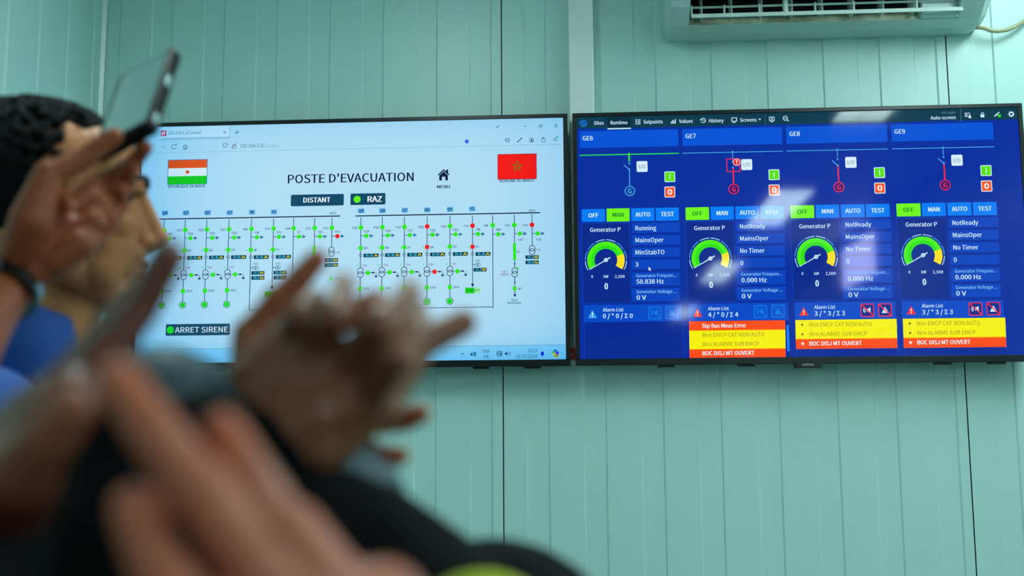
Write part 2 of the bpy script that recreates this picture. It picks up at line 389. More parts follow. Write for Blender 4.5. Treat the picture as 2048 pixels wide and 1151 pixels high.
s.line(366, 293, 370.5, 288.6, 1.1, ICO, 2); s.line(370.5, 288.6, 375, 293, 1.1, ICO, 2); s.frame(366.6, 292.5, 374.6, 298.8, .0014, ICO, 2); s.disc(370.5, 296.4, 1.6, ICO, 3)
s.arc(450.4, 290.3, 3.9, 5.1, 180, 360, ICO, 2); s.line(445.9, 290.5, 445.9, 287.6, 1.2, ICO, 2); s.line(454.9, 290.5, 454.9, 287.6, 1.2, ICO, 2); s.line(445.3, 287.4, 455.5, 287.4, 1.2, ICO, 2)
s.frame(464.2, 290.6, 472.4, 296.6, .0014, ICO, 2); s.arc(468.3, 290.4, 2.2, 3.3, 0, 180, ICO, 2); s.line(464, 296, 473, 287, 1, (190, 60, 90), 3)
s.text('192.168.2.22', 481, 529.4, 291.5, 7.2, INK, bold=.004); s.text('/viewer', 531, 558.6, 291.5, 7.2, (120, 172, 198), bold=.0)
def star(S_, u, v, r, col, ly=2, k=.45, wire=False):
    p = [(r*(1 if i % 2 == 0 else k)*math.sin(math.pi*i/5), -r*(1 if i % 2 == 0 else k)*math.cos(math.pi*i/5)) for i in range(10)]
    for i in range(10): S_.pts((u, v), [(0, 0), p[i], p[(i+1) % 10]], col, ly)
star(s, 933.6, 282.8, 6.2, (16, 84, 238))
s.arc(1015, 279.6, 3.8, 5, 150, 390, ICO, 2); s.line(1010.2, 277.2, 1019.8, 277.2, 1.2, ICO, 2); s.line(1012.8, 280, 1015, 282, 1.1, ICO, 3); s.line(1015, 282, 1017.4, 279.2, 1.1, ICO, 3)
s.line(1035.6, 283.4, 1043.4, 276.2, 1.5, NAVY, 2); s.disc(1035.8, 283.2, 1.4, NAVY, 2); s.disc(1043.2, 276.4, 1.4, NAVY, 2)
s.ring(1063.2, 280, 4.7, 1.1, ICO, 2); s.disc(1063.2, 278.6, 1.5, NAVY, 2); s.rect(1060.9, 280.6, 1065.5, 282.6, NAVY, 2)
s.frame(1083.2, 276.4, 1091, 284, .0015, ICO, 2); s.disc(1086.6, 276, 1.8, ICO, 2)
for k in range(3): s.line(1106.6, 276+2.6*k, 1114, 276+2.6*k-.1, 1.1, ICO, 2)
s.disc(1114.8, 273.2, 2.2, (40, 190, 160), 3)
s.line(991.6, 252, 994.6, 255, 1.3, ICO, 2); s.line(994.6, 255, 999, 250.4, 1.3, ICO, 2); s.line(1046.8, 252.4, 1053, 252.3, 1.2, ICO, 2)
s.frame(1077.6, 250.4, 1083, 255.6, .0013, ICO, 2); s.line(1079.6, 249.2, 1084.6, 249.1, 1, ICO, 2); s.line(1084.4, 249.2, 1084.5, 253.6, 1, ICO, 2)
# flags, title, buttons
def lrect(u0, v0, u1, v1, col, ly, r=0): s.rect(u0, v0, u1, v1, col, ly, r)
lrect(336.2, 319.6, 413.8, 368, (24, 92, 170), 1); a = s.P(337.2, 320.6); b = s.P(412.8, 367.2); dz = (a[1]-b[1])/3
s.mrect(a[0], a[1]-dz, b[0], a[1], (240, 82, 8), 2); s.mrect(a[0], a[1]-2*dz, b[0], a[1]-dz, (226, 240, 250), 2); s.mrect(a[0], b[1], b[0], b[1]+dz, (0, 208, 10), 2); s.disc(375, 343.9, 3.9, (240, 82, 8), 3)
s.text('RÉPUBLIQUE DU NIGER', 336.5, 410, 373, 5.6, INK, bold=.02)
lrect(995, 308.2, 1073.6, 357.6, (150, 40, 70), 1); lrect(996, 309.2, 1072.6, 356.6, (252, 18, 10), 2)
p = [(12.0*math.sin(4*math.pi*i/5), -12.0*math.cos(4*math.pi*i/5)) for i in range(6)]
for i in range(5):
    a, b = np.array(p[i]), np.array(p[i+1]); d = (b-a)/np.linalg.norm(b-a); n = np.array([-d[1], d[0]])*.75
    s.pts((1034.6, 332.4), [a-n, b-n, b+n, a+n], (92, 110, 10), 3)
s.text('ROYAUME DU MAROC', 999.3, 1070, 361.8, 5.6, INK, bold=.02)
s.text("POSTE D'EVACUATION", 575.7, 827.4, 358, 18.2, NAVY, bold=.012)
hc = (887.2, 350)
s.pts(hc, [(-12.5, -1), (0, -12.6), (12.5, -1), (10.6, .6), (0, -9.2), (-10.6, .6)], NAVY, 2); s.pts(hc, [(0, -8), (9, .4), (9, 11.2), (3.4, 11.2), (3.4, 3.4), (-3.4, 3.4), (-3.4, 11.2), (-9, 11.2), (-9, .4)], NAVY, 2); s.pts(hc, [(5, -11.5), (9.5, -11.5), (9.5, -3.2), (5, -7.2)], NAVY, 2)
s.text('MENU', 874, 900, 373.4, 6.6, NAVY, bold=.02)
def btn(u0, v0, u1, v1): s.rect(u0, v0, u1, v1, DK, 2, .0035)
btn(582, 389.4, 687.5, 410.4); s.text('DISTANT', 606.6, 661, 400, 10.4, WH, bold=.02)
btn(701, 387.0, 770.8, 408.6); s.disc(714.3, 398.4, 7.4, (96, 240, 24), 3); s.text('RAZ', 735, 764.4, 398, 11.8, WH, bold=.02)
btn(332, 648.0, 459.4, 669.6); s.disc(340.6, 659.4, 7.6, (20, 226, 16), 3); s.text('ARRET SIRENE', 350, 455.9, 659.4, 11.4, WH, bold=.006)
# one-line diagram
s.line(318.4, 438, 680.6, 433, 2.4, NAVY, 2); s.line(710.7, 431.6, 1080, 426.6, 2.4, NAVY, 2)
for n, u, v in (('Q4', 330, 425.6), ('Q3', 372, 425.2), ('Q2', 415.3, 424.8), ('Q1', 459.6, 424.6), ('W', 504, 424), ('Y1', 548, 423.6), ('Q9', 722.5, 421.3), ('Q8', 765, 420.8), ('Q7', 809.6, 420), ('Q6', 854.5, 419.2), ('Q5', 900, 418.3), ('Y2', 944.4, 417.2)):
    s.rect(u-6.2, v-4.6, u+6.2, v+4.8, LB, 2); s.textc(n, u, v, 6.2, (10, 66, 120), bold=.03)
s.textc('JB(E)', 665, 426, 4.6, INK, bold=.01); s.textc('JB(F)', 1063.7, 421, 4.6, INK, bold=.01)
def line(u, v0, v1, w=1.5, col=INK): s.line(u, v0, u+(u-930)*6.45e-5*(v1-v0), v1, w, col, 2)
def ux(u, v0, v): return u+(u-930)*6.45e-5*(v-v0)          # follows the screen's upright
def lab(t, u, v, cap=4.6, col=INK, bold=.016): s.textc(t, u, v, cap, col, bold=bold)
def earth_branch(u, v, t, col=GR, lb=(11, -9), k=1.0):
    s.line(u, v, u+20*k, v-.15, 1.3, INK, 2); s.disc(u+11*k, v, 4.6, col, 3)
    c = s.P(u+18.5*k, v)
    s.poly([(c[0], c[1]+4*PX), (c[0]+7*PX, c[1]), (c[0], c[1]-4*PX)], (40, 120, 150), 2)
    lab(t, u+lb[0], v+lb[1])
def meter(u0, v, u1, a, b, h=3.5):
    s.rect(u0, v-h, u1, v+h, (8, 50, 78), 3); w = u1-u0
    s.text(a, u0+w*.14, u0+w*.62, v, 4.8, (60, 205, 235), 4, .02); s.text(b, u0+w*.68, u0+w*.95, v, 4.8, (228, 222, 30), 4, .02)
def trafo(u, v, r=6, gap=7.6, lbl=None):
    s.disc(u, v-gap/2, r, BG, 3); s.disc(u, v+gap/2, r, BG, 3); s.ring(u, v-gap/2, r, 1.3, NAVY, 4); s.ring(u, v+gap/2, r, 1.3, NAVY, 4)
def feeder(u, vt, names, dv0, col=GR, red_q=False, red_t=False, arm=True, full=True, k=1.0):
    """u, vt: top dot; names = (isolator, earth, breaker, transformer, generator)"""
    e, tt, q, tr, dg = names
    y = lambda d: vt+d
    line(u, vt-20, y(142), 1.5)
    s.disc(u, vt, 5.0, col, 3); lab(e, u-12, vt+.8)
    earth_branch(ux(u, vt, y(16.6)), y(16.6), tt)
    uq = ux(u, vt, y(41)); s.rect(uq-4.1, y(37), uq+4.1, y(45), RD if red_q else GR, 3); s.disc(uq-7.6, y(41.6), 1.5, GR, 3); lab(q, uq+9.5, y(41))
    um = ux(u, vt, y(55)); s.ring(um, y(55.6), 3, .9, NAVY, 4); meter(um+6, y(55.8), um+36, '0.0', 'A')
    ut = ux(u, vt, y(90)); trafo(ut, y(90)); s.disc(ut-6.4, y(76), 1.5, GR, 3); lab(tr, ut+8, y(76), 4.2, (150, 90, 150))
    s.line(ut+6, y(90.4), ut+27, y(90.2), 1.2, INK, 2); s.disc(ut+15.2, y(90.4), 4.7, RD if red_t else GR, 4); s.rect(ut+22.6, y(88.8), ut+28.4, y(91.4), NAVY, 3)
    s.line(ut+31.4, y(90), ut+31.4, y(97), 1.2, INK, 2); c = s.P(ut+31.4, y(96)); s.poly([(c[0]-4*PX, c[1]), (c[0], c[1]-5*PX), (c[0]+4*PX, c[1])], INK, 3)
    ud = ux(u, vt, y(122)); s.rect(ud-4.1, y(118), ud+4.1, y(126.4), GR, 3); lab(dg, ud+13, y(122))
    uc = ux(u, vt, y(150)); s.disc(uc, y(150), 7.5, (16, 110, 90), 3); s.disc(uc, y(150), 6.2, (150, 240, 190), 4); s.disc(uc, y(150), 5.2, (18, 214, 40), 5)
for i, (u, v) in enumerate(((328.7, 459.9), (370.6, 459.4), (413.9, 458.7), (458, 458))):
    n = 4-i; feeder(u, v, (f'EQ{n}', f'TQ{n}', f'Q{n}', f'TR{n}', f'DG{n}'), 0)
for i, (u, v) in enumerate(((721.9, 454.7), (764.7, 453.8), (809, 453.2), (854.3, 452.6), (900, 451.7))):
    n = 9-i; feeder(u, v, (f'FQ{n}', f'TQ{n}', f'Q{n}', f'TR{n}', f'DG{n}'), 0, RD if n == 6 else GR, n == 6, n == 6)
# W and Y1, Y2 departures
def departure(u, vt, e, tt, q, col, redq, boxes, vend, arrow=True):
    line(u, vt-20, vend, 1.5); s.disc(u, vt, 5, col, 3); lab(e, u-12, vt+.8); earth_branch(ux(u, vt, vt+16.6), vt+16.6, tt)
    uq = ux(u, vt, vt+42); s.rect(uq-4.1, vt+38, uq+4.1, vt+46, RD if redq else GR, 3); s.disc(uq-7.6, vt+42.6, 1.5, GR, 3); lab(q, uq+9, vt+42)
    um = ux(u, vt, vt+56); s.ring(um, vt+56.6, 3, .9, NAVY, 4); meter(um+6, vt+56.4, um+36, '0.0', 'A')
    ut = ux(u, vt, vt+78); s.line(ut, vt+78, ut+6, vt+77.9, 1.2, INK, 2); s.ring(ut+8.4, vt+78, 3.2, 1, INK, 3); s.ring(ut+12.4, vt+78, 3.2, 1, INK, 3); lab('TTL', ut+11, vt+70.5, 4.6)
    for k, (a, b) in enumerate(boxes): meter(ut+2, vt+88+k*10, ut+28, a, b)
    if arrow:
        ue = ux(u, vt, vend); c = s.P(ue, vend); s.poly([(c[0]-3.6*PX, c[1]+4*PX), (c[0], c[1]-3*PX), (c[0]+3.6*PX, c[1]+4*PX)], NAVY, 3)
departure(503, 457.4, 'EW', 'TW', 'W', GR, False, (('21.2', 'KV'), ('50.5', 'Hz')), 619.5, False)
departure(547.2, 456.7, 'EY1', 'TY1', 'Y1', GR, False, (('0.0', 'KV'), ('50.0', 'Hz')), 576)
departure(945, 451, 'FY2', 'TW', 'Y2', RD, True, (('21.2', 'KV'),), 571)
s.rect(529.6, 582.6, 566, 594, (30, 214, 30), 3); s.text('DEPART WTE', 531, 564, 588.3, 5, (10, 96, 40), 4, .01)
s.rect(930.4, 574.8, 949, 586.4, (30, 214, 30), 3); s.rect(949, 574.6, 960.8, 586.2, (160, 240, 180), 3); s.text('DEPART WTE', 931.5, 960, 580.4, 5, (10, 96, 40), 4, .01)
line(587.3, 436, 602); s.disc(587.3, 456.2, 5, GR, 3); lab('ISM', 576, 457); earth_branch(ux(587.3, 456, 473), 473, 'ST')
line(629.4, 436, 510); s.disc(629.4, 455.7, 5, GR, 3); lab('EX1', 617, 456.4); earth_branch(629, 472.6, 'TX1'); s.rect(625.6, 491.5, 631.6, 512, GR, 3); lab('FF', 637, 508)
line(664, 435, 496); s.disc(664, 455.3, 5, GR, 3); lab('EU1', 652, 456); earth_branch(663.8, 472, 'TU1', RD); trafo(663, 503, 6, 7); lab('TTB', 675, 505, 4.2, (150, 90, 150)); meter(649.6, 519.6, 676, '0.0', 'KV'); meter(649.4, 529.6, 675.8, '50.0', 'Hz'); s.rect(660, 554.4, 665, 559.6, GR, 3); lab('CONF', 677, 557, 4.2)
line(985.4, 430, 616); s.disc(985.4, 450.2, 5, GR, 3); lab('FW', 972, 450.8); earth_branch(985.6, 468, 'TWF')
s.line(499.2, 619.6, 985.8, 615.6, 1.3, INK, 2)
line(1028.6, 429, 591); s.disc(1028.6, 449.6, 5, GR, 3); lab('FX2', 1015, 450.4); earth_branch(1028.8, 467, 'TX2', GR, (12, 12)); s.rect(1026, 485.7, 1032.2, 520, GR, 3); lab('FF', 1036.6, 503.4)
s.disc(1029.2, 527, 1.5, NAVY, 4); trafo(1029.4, 544.4, 5.8, 7); s.disc(1035, 536, 2.2, GR, 4); lab('TSA', 1008, 543, 4.2, (150, 90, 150)); lab('50KVA', 1009, 548.6, 4.2, (150, 90, 150)); s.disc(1029.6, 564, 1.5, NAVY, 4); s.rect(1025.6, 572.6, 1033, 580.4, GR, 3); lab('BT', 1040.6, 577)
c = s.P(1029.8, 591); s.poly([(c[0]-3.4*PX, c[1]+3*PX), (c[0], c[1]-3*PX), (c[0]+3.4*PX, c[1]+3*PX)], NAVY, 3); lab('Vers', 1029, 599.6, 4.8); lab('inverseur', 1029, 605, 4.8)
line(1064, 428, 494); s.disc(1064, 449.3, 5, RD, 3); lab('FU2', 1051, 450); earth_branch(1064.2, 466.6, 'TU2', GR, (13, 12)); trafo(1064.4, 499.4, 6, 6.6); lab('TTB', 1076, 499.6, 4.2, (150, 90, 150)); meter(1051, 513.8, 1077.6, '21.2', 'KV'); meter(1051, 524.2, 1077.6, '50.6', 'Hz')
# taskbar
a = s.P(1000, 690.6); s.mrect(lx0, lz0, lx1, a[1], (140, 212, 246), 1); s.mrect(lx0, a[1]-.0006, lx1, a[1]+.0006, (90, 160, 196), 2)
s.line(921.5, 708.6, 924.9, 705.4, 1.2, INK, 2); s.line(924.9, 705.4, 928.2, 708.6, 1.2, INK, 2)
s.disc(944, 708, 3.4, ICO, 2); s.disc(948.6, 707.4, 4.2, ICO, 2); s.rect(942, 707.6, 951.4, 711, ICO, 2); s.ring(947, 707.4, 2, 1, (140, 212, 246), 3)
s.text('FRA', 966, 980, 702.2, 7.2, INK, bold=.004); s.text('FR', 968, 977.6, 713, 7.2, INK, bold=.004)
s.ring(998.7, 706.6, 5.2, 1.2, INK, 2); s.line(993.6, 706.6, 1003.8, 706.5, .9, INK, 2); s.ring(998.7, 706.6, 2.4, .9, INK, 2); s.line(1001, 712, 1004, 703, 1.1, INK, 3, False)
s.pts((1014, 706.6), [(-4.6, -1.6), (-2, -1.6), (1, -4.4), (1, 4.4), (-2, 1.6), (-4.6, 1.6)], INK, 2); s.arc(1015.4, 706.6, 2.4, 3.3, -50, 50, INK, 2); s.arc(1015.4, 706.6, 4.6, 5.5, -50, 50, INK, 2)
s.text('18:13', 1055.4, 1074.6, 700.4, 7, INK, bold=.004); s.text('31/07/2024', 1032, 1074.6, 712, 7, INK, bold=.004)
s.pts((1084.7, 706.6), [(-4.4, 3), (-3, 1), (-3, -2.4), (0, -5), (3, -2.4), (3, 1), (4.4, 3)], (18, 40, 226), 2); s.disc(1084.7, 711, 1.4, (18, 40, 226), 2)
for (x, y), col in zip(((-4, -2), (0, -5), (3.6, -.6), (-2.6, 2.2), (2, 3.4)), ((60, 200, 90), (40, 120, 230), (110, 30, 220), (230, 220, 50), (220, 60, 160))): s.pts((1111, 705.6), [(x-3.2, y-2.6), (x+3.2, y-2.6), (x+3.2, y+2.6), (x-3.2, y+2.6)], col, 2)
s.rect(1107.6, 709.4, 1118, 714, (240, 214, 70), 3); s.text('PRE', 1108.6, 1117, 711.8, 3, (120, 60, 20), 4, .02)
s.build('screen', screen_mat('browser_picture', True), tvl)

# ---------------------------------------------------------------- right television: four generator columns
tvr, (rx0, rx1, rz0, rz1) = television(XB, 'wall television under the air conditioner showing four blue generator columns')
logo_tab(XB, tvr)
s = Screen(); NB = (2, 42, 158); PAN = (0, 82, 214); BT = (0, 124, 246); GN = (112, 244, 20); TX = (206, 236, 255); CYN = (70, 170, 226); OR = (252, 74, 10); YE = (244, 238, 6); PK = (238, 36, 62); WB = (214, 238, 250)
s.mrect(rx0, rz0, rx1, rz1, NB, 0)
a = s.P(1160, 257.6); s.mrect(rx0, a[1], rx1, rz1, (6, 56, 76), 1)
s.rect(1215, 234, 1262, 257.4, (4, 40, 60), 2); s.rect(1215, 256.2, 1262, 257.8, (190, 224, 238), 3)
s.disc(1167, 246.8, 7.4, (20, 112, 196), 2); s.ring(1167, 246.8, 4, 1.2, (10, 60, 130), 3); s.line(1163, 250, 1170.5, 243.5, 1.3, (10, 60, 130), 3)
for t, u0, u1, v in (('Sites', 1187.6, 1207.6, 246), ('Runtime', 1221, 1255, 245.4), ('Setpoints', 1287, 1325.5, 243.8), ('Values', 1358, 1385.6, 242.4), ('History', 1418, 1447.3, 241.4), ('Screens', 1480, 1513, 240)):
    s.text(t, u0, u1, v, 7.4, TX, bold=.012)
for k in range(3): s.rect(1271, 238.6+3.8*k, 1273.4, 241+3.8*k, TX, 2); s.rect(1275, 239+3.8*k, 1281, 240.6+3.8*k, TX, 2)
for k, h in enumerate((4, 7, 6, 9)): s.rect(1341.6+2.7*k, 247-h, 1343.5+2.7*k, 247, TX, 2)
s.arc(1406.5, 240.7, 4, 5.2, -150, 150, TX, 2); s.line(1406.5, 240.7, 1406.5, 237.6, 1.1, TX, 2); s.line(1406.5, 240.7, 1409, 242.4, 1.1, TX, 2); s.pts((1401.6, 239.6), [(-2, -1), (2.4, -2.6), (1.2, 2.4)], TX, 2)
s.frame(1462.6, 235, 1474, 243, .0019, TX, 2); s.rect(1465.6, 244, 1471, 245.4, TX, 2)
s.pts((1519.5, 238.9), [(-2.6, -1.8), (2.6, -1.8), (0, 2)], TX, 2); s.line(1530, 226.6, 1530.1, 253, .8, (60, 110, 124), 2)
s.frame(1538, 233.4, 1549.2, 241.4, .0017, TX, 2); s.disc(1543.6, 237.4, 1.8, TX, 2); s.rect(1541, 242.6, 1546.4, 243.8, TX, 2)
s.ring(1570.6, 236.2, 4.4, 1.3, TX, 2); s.line(1573.6, 239, 1577.4, 242.4, 1.6, TX, 2); s.line(1568.4, 236.2, 1573, 236.1, 1.2, TX, 2)
s.text('site niger', 1882, 1910.6, 225, 5, (104, 148, 160), bold=.0, italic=.2); s.text('Auto-screen', 1860.7, 1911.3, 235.6, 7.2, TX, bold=.012); s.line(1921, 217, 1921.6, 244, .8, (90, 130, 136), 2)
s.frame(1929.6, 225.6, 1940, 233.4, .0015, TX, 2); s.rect(1931.6, 228, 1935.6, 229.2, TX, 2); s.rect(1931.6, 230.4, 1934.6, 231.4, TX, 2); s.disc(1939.6, 231.6, 2, TX, 3); s.rect(1937, 233.6, 1942.6, 236, TX, 3)
s.rect(1960.8, 228.6, 1968.6, 234.4, TX, 2); s.arc(1964.8, 227.6, 2, 3.2, -10, 190, TX, 2)
s.line(1988.6, 233, 1998.6, 223.8, 1.8, TX, 2); s.line(1991, 228, 1995.6, 230.6, 1.8, TX, 2); s.disc(1999, 231.6, 3.2, (36, 216, 30), 3)
s.ring(2022.5, 228, 3.6, 2.2, TX, 2)
for k in range(8): a = 2*math.pi*k/8; s.pts((2022.5, 228), [(4*math.cos(a-.22), 4*math.sin(a-.22)), (6.4*math.cos(a-.13), 6.4*math.sin(a-.13)), (6.4*math.cos(a+.13), 6.4*math.sin(a+.13)), (4*math.cos(a+.22), 4*math.sin(a+.22))], TX, 2)
# columns: built for the first, carried along the screen for the others
PITCH_X = (at_y(1792.3, 406.5, YS)[0]-at_y(1163.6, 418.3, YS)[0])/3
class Column(Screen):
    def __init__(c, host, k): c.v, c.f, c.c, c.dx = host.v, host.f, host.c, k*PITCH_X
    def P(c, u, v): p = at_y(u, v, YS); return np.array([p[0]+c.dx, p[2]])
for k in range(4):
    c = Column(s, k)
    c.rect(1159, 262.5, 1357, 292, PAN, 1); c.text(f'GE{6+k}', 1165, 1186, 276.5, 9.2, TX, bold=.016)
    lc = (40, 220, 70) if k == 0 else CYN
    c.line(1159, 310.5, 1357.7, 306.4, 2.2 if k == 0 else 1.5, lc, 2)
    gc = CYN if k == 0 else PK
    c.line(1258, 306.6 if k else 305.6, 1258.3, 322.6, 3 if k == 0 else 1.6, (60, 230, 30) if k == 0 else CYN, 3); c.disc(1258, 307.6, 1.8, lc, 3)
    c.disc(1258.4, 326.6, 1.9, CYN, 3)
    if k != 1:
        c.line(1247.4, 329, 1258, 338.8, 1.8, CYN, 3, False); c.disc(1258.6, 338.8, 2, CYN, 3)
        c.line(1258.8, 340, 1259.4, 371, 1.8 if k == 0 else 2.8, gc, 3)
        c.rect(1273, 322.3, 1295.3, 343.4, WB, 2, .0035); c.textc('I/O', 1284.2, 333, 7.6, (50, 96, 130), 3, .004)
    else:
        c.line(1258.8, 339, 1259.4, 371, 2.8, gc, 3); c.disc(1258.6, 338.6, 1.8, CYN, 3)
        a = c.P(1245.4, 321.4); b = c.P(1273, 347.4); x0, z1, x1, z0 = a[0], a[1], b[0], b[1]; tk = .0024
        for q in ((x0, z0, x1, z0+tk), (x0, z1-tk, x1, z1), (x0, z0, x0+tk, z1), (x1-tk, z0, x1, z1)): c.mrect(*q, PK, 4)
        c.disc(1265.8, 328.4, 7.6, (246, 220, 224), 5); c.disc(1265.8, 328.4, 6.4, (236, 40, 36), 6); c.textc('?', 1265.8, 328.4, 8, WH, 7, .03)
        c.rect(1274.6, 322.6, 1296.8, 343.8, WB, 6, .0035); c.textc('I/O', 1285.8, 333.2, 7.6, (50, 96, 130), 7, .004)
    c.disc(1259.6, 381.7, 9.6, (4, 50, 150) if k == 0 else (40, 20, 120), 3); c.ring(1259.6, 381.7, 9.8, 1.9, gc, 4); c.textc('G', 1259.6, 381.8, 10.4, gc, 5, .03)
    for v0, v1, fill, t in ((342.8, 363.6, (86, 226, 10), 'I'), (373, 394.4, (250, 84, 26), 'O')):
        c.rect(1328.6, v0, 1350.6, v1, WB, 2, .003); a = c.P(1330.2, v0+1.6); b = c.P(1349, v1-1.6); c.mrect(a[0], b[1], b[0], a[1], fill, 3); c.textc(t, 1339.7, (v0+v1)/2, 11.4, WH, 4, .04)
    on = 1 if k == 0 else 0
    for i, (t, u0, u1, v0, v1) in enumerate((('OFF', 1163.6, 1210.3, 418.3, 442.8), ('MAN', 1213, 1259.3, 416.9, 442.2), ('AUTO', 1262, 1309, 416.2, 441.2), ('TEST', 1311.3, 1358, 415.4, 440.6))):
        c.rect(u0, v0, u1, v1, GN if i == on else BT, 2, .002); c.textc(t, (u0+u1)/2, (v0+v1)/2, 8.8, (24, 140, 40) if i == on else TX, 4, .026, .96)
    c.rect(1163, 446.2, 1262, 605.3, (14, 66, 184), 1); c.rect(1164, 447.2, 1261, 604.4, (3, 36, 140), 2)
    c.text('Generator P', 1180, 1241.3, 459.4, 8.6, TX, bold=.012)
    g = (1211.8, 519.6)
    c.arc(*g, 23, 38, 19, 211, (44, 224, 12), 3, 48); c.arc(*g, 30, 38, 19, 211, (76, 238, 14), 4, 48); c.arc(*g, 23, 38, -31, 19, (246, 222, 30), 3, 16)
    for i in range(8): c.arc(*g, 41, 42.6, 211-242*i/8-2, 211-242*(i+1)/8+2, (170, 214, 244) if i in (0, 3, 4, 7) else (70, 160, 236), 3, 8)
    o = c.P(*g); d = np.array([-math.cos(math.radians(30)), -math.sin(math.radians(30))]); n = np.array([-d[1], d[0]])
    c.poly([o+d*39*PX-n*.5*PX, o-d*10*PX-n*1.2*PX, o-d*10*PX+n*1.2*PX, o+d*39*PX+n*.5*PX], TX, 5); c.ring(*g, 3.2, 2, TX, 6)
    c.textc('0', 1184.3, 552.8, 5.6, TX, 3, .01); c.textc('kW', 1212, 552.6, 5.8, TX, 3, .01, .9); c.text('2,500', 1229.5, 1249.4, 552.6, 5.8, TX, bold=.008); c.textc('0', 1212.5, 572, 12.4, TX, 3, .03, .95)
    rows = ('Running', 'MainsOper', 'MinStabTO', '3', '50.838 Hz') if k == 0 else ('NotReady', 'MainsOper', 'No Timer', '0', '0.000 Hz')
    for v0, v1 in ((446, 464), (471, 488.6), (495.4, 513), (519.4, 537), (544.6, 570.4), (576.6, 601.4)): c.rect(1263.6, v0, 1360, v1, (2, 66, 190), 2)
    wid = {'Running': 41.6, 'MainsOper': 56.4, 'MinStabTO': 58.2, '3': 6, '0': 6, 'NotReady': 50, 'No Timer': 48.4}
    for t, v in zip(rows[:4], (456, 480, 504.4, 528.6)): c.text(t, 1270.8, 1270.8+wid[t], v, 9, TX, bold=.012)
    c.text('Generator Frequen...', 1272, 1353.3, 551, 6.6, (130, 196, 244), bold=.008); c.text(rows[4], 1272.6, 1327.6 if k == 0 else 1272.6+50, 562.8, 9, TX, bold=.014)
    c.text('Generator Voltage ...', 1272.6, 1353.6, 583, 6.6, (130, 196, 244), bold=.008); c.text('0 V', 1273, 1292.6, 594.6, 9, TX, bold=.014)
    c.rect(1167, 609.8, 1364.5, 643, (2, 72, 198), 1)
    tri = (64, 160, 234) if k == 0 else (244, 40, 26)
    c.pts((1185, 627.4), [(-9, 8.4), (0, -8.2), (9, 8.4)], tri, 3); c.pts((1185, 627.4), [(-1.1, -3), (1.1, -3), (.7, 3), (-.7, 3)], WH, 4); c.disc(1185, 633, 1.2, WH, 4)
    c.text('Alarm List', 1205.6, 1247, 619.2, 7, TX, bold=.01); cnt = ('0 / * 0 / Σ 0', '4 / * 0 / Σ 4', '3 / * 3 / Σ 3', '3 / * 3 / Σ 3')[k]; c.text(cnt, 1205.8, 1265.6, 631.6, 9, TX, bold=.014)
    for j, (u0, u1) in enumerate(((1296, 1323), (1330.4, 1357.6))):
        ic = (16, 122, 226) if k < 2 else (240, 34, 56); gl = (16, 122, 226) if k < 2 else (210, 236, 250); v0, v1 = (612.4, 638) if j == 0 else (611.8, 637.4)
        c.rect(u0, v0, u1, v1, ic, 2, .004); a = c.P(u0+1.7, v0+1.7); b = c.P(u1-1.7, v1-1.7); c.mrect(a[0], b[1], b[0], a[1], (2, 80, 206) if k < 2 else (10, 40, 140), 3, .003)
        cx = ((u0+u1)/2, (v0+v1)/2)
        if j == 0:
            c.pts(cx, [(-1, -3), (2, -3), (6, -6), (6, 6), (2, 3), (-1, 3)], gl, 4); c.arc(cx[0]-2, cx[1], 2.5, 3.8, 120, 240, gl, 4, 8); c.arc(cx[0]-2, cx[1], 5, 6.3, 120, 240, gl, 4, 8)
        else: c.pts(cx, [(-7, 6), (0, -6.4), (7, 6)], gl, 4)
        c.line(u0+2, v0+2, u1-2, v1-2, 2.2 if k > 1 else 1.4, ic, 5, False)
    a = c.P(1168, 644); b = c.P(1367.5, 716.5); c.mrect(a[0], b[1], b[0], a[1], (14, 68, 196), 1); c.mrect(a[0]+.0012, b[1]+.0012, b[0]-.0012, a[1], (2, 38, 148), 2)
    if k == 0: continue
    OL = (142, 132, 30)
    al = ((0, 'Stp Bus Meas Error', OR, 90), (1, 'Wrn EMCP CAT NON AUTO', YE, 127), (2, 'Wrn ALARME SUR EMCP', YE, 116), (3, 'BOC DISJ MT OUVERT', OR, 106)) if k == 1 else ((0, 'Wrn EMCP CAT NON AUTO', YE, 126.5), (1, 'Wrn ALARME SUR EMCP', YE, 117), (2, 'BOC DISJ MT OUVERT', OR, 106))
    top, hh = (644.6, 18.2) if k == 1 else (644.6, 18.6)
    right = 1358.4 if k == 1 else 1366.5
    for i, t, col, w in al:
        v0 = top+hh*i; last = (k == 1 and i == 3); c.rect(1168, v0, right, v0+(hh-2 if last else hh-.5), col, 3)
        u = 1193.6 if k == 1 else 1194.4; hot = col == OR
        c.text(t, u, u+w*.97, v0+hh/2-.2, 8.2, WH if hot else OL, 4, .018 if hot else -.004)
        if k > 1:
            o = (1181.6, v0+hh/2)
            if hot: star(c, o[0], o[1], 4, WH, 4)
            else: c.pts(o, [(-2, -3), (3, 0), (-2, 3)], (90, 90, 20), 4)
    if k == 1: c.rect(1359.6, 646, 1366.6, 716, (4, 30, 130), 3); c.rect(1360.4, 652, 1366, 704, (20, 132, 250), 4)
# mouse pointer
s.pts((1297, 533), [(0, 0), (0, 8), (1.8, 6.2), (3.2, 9), (4.4, 8.4), (3.2, 5.6), (5.6, 5.4)], (226, 238, 250), 4)
s.build('screen', screen_mat('generator_picture', False), tvr)

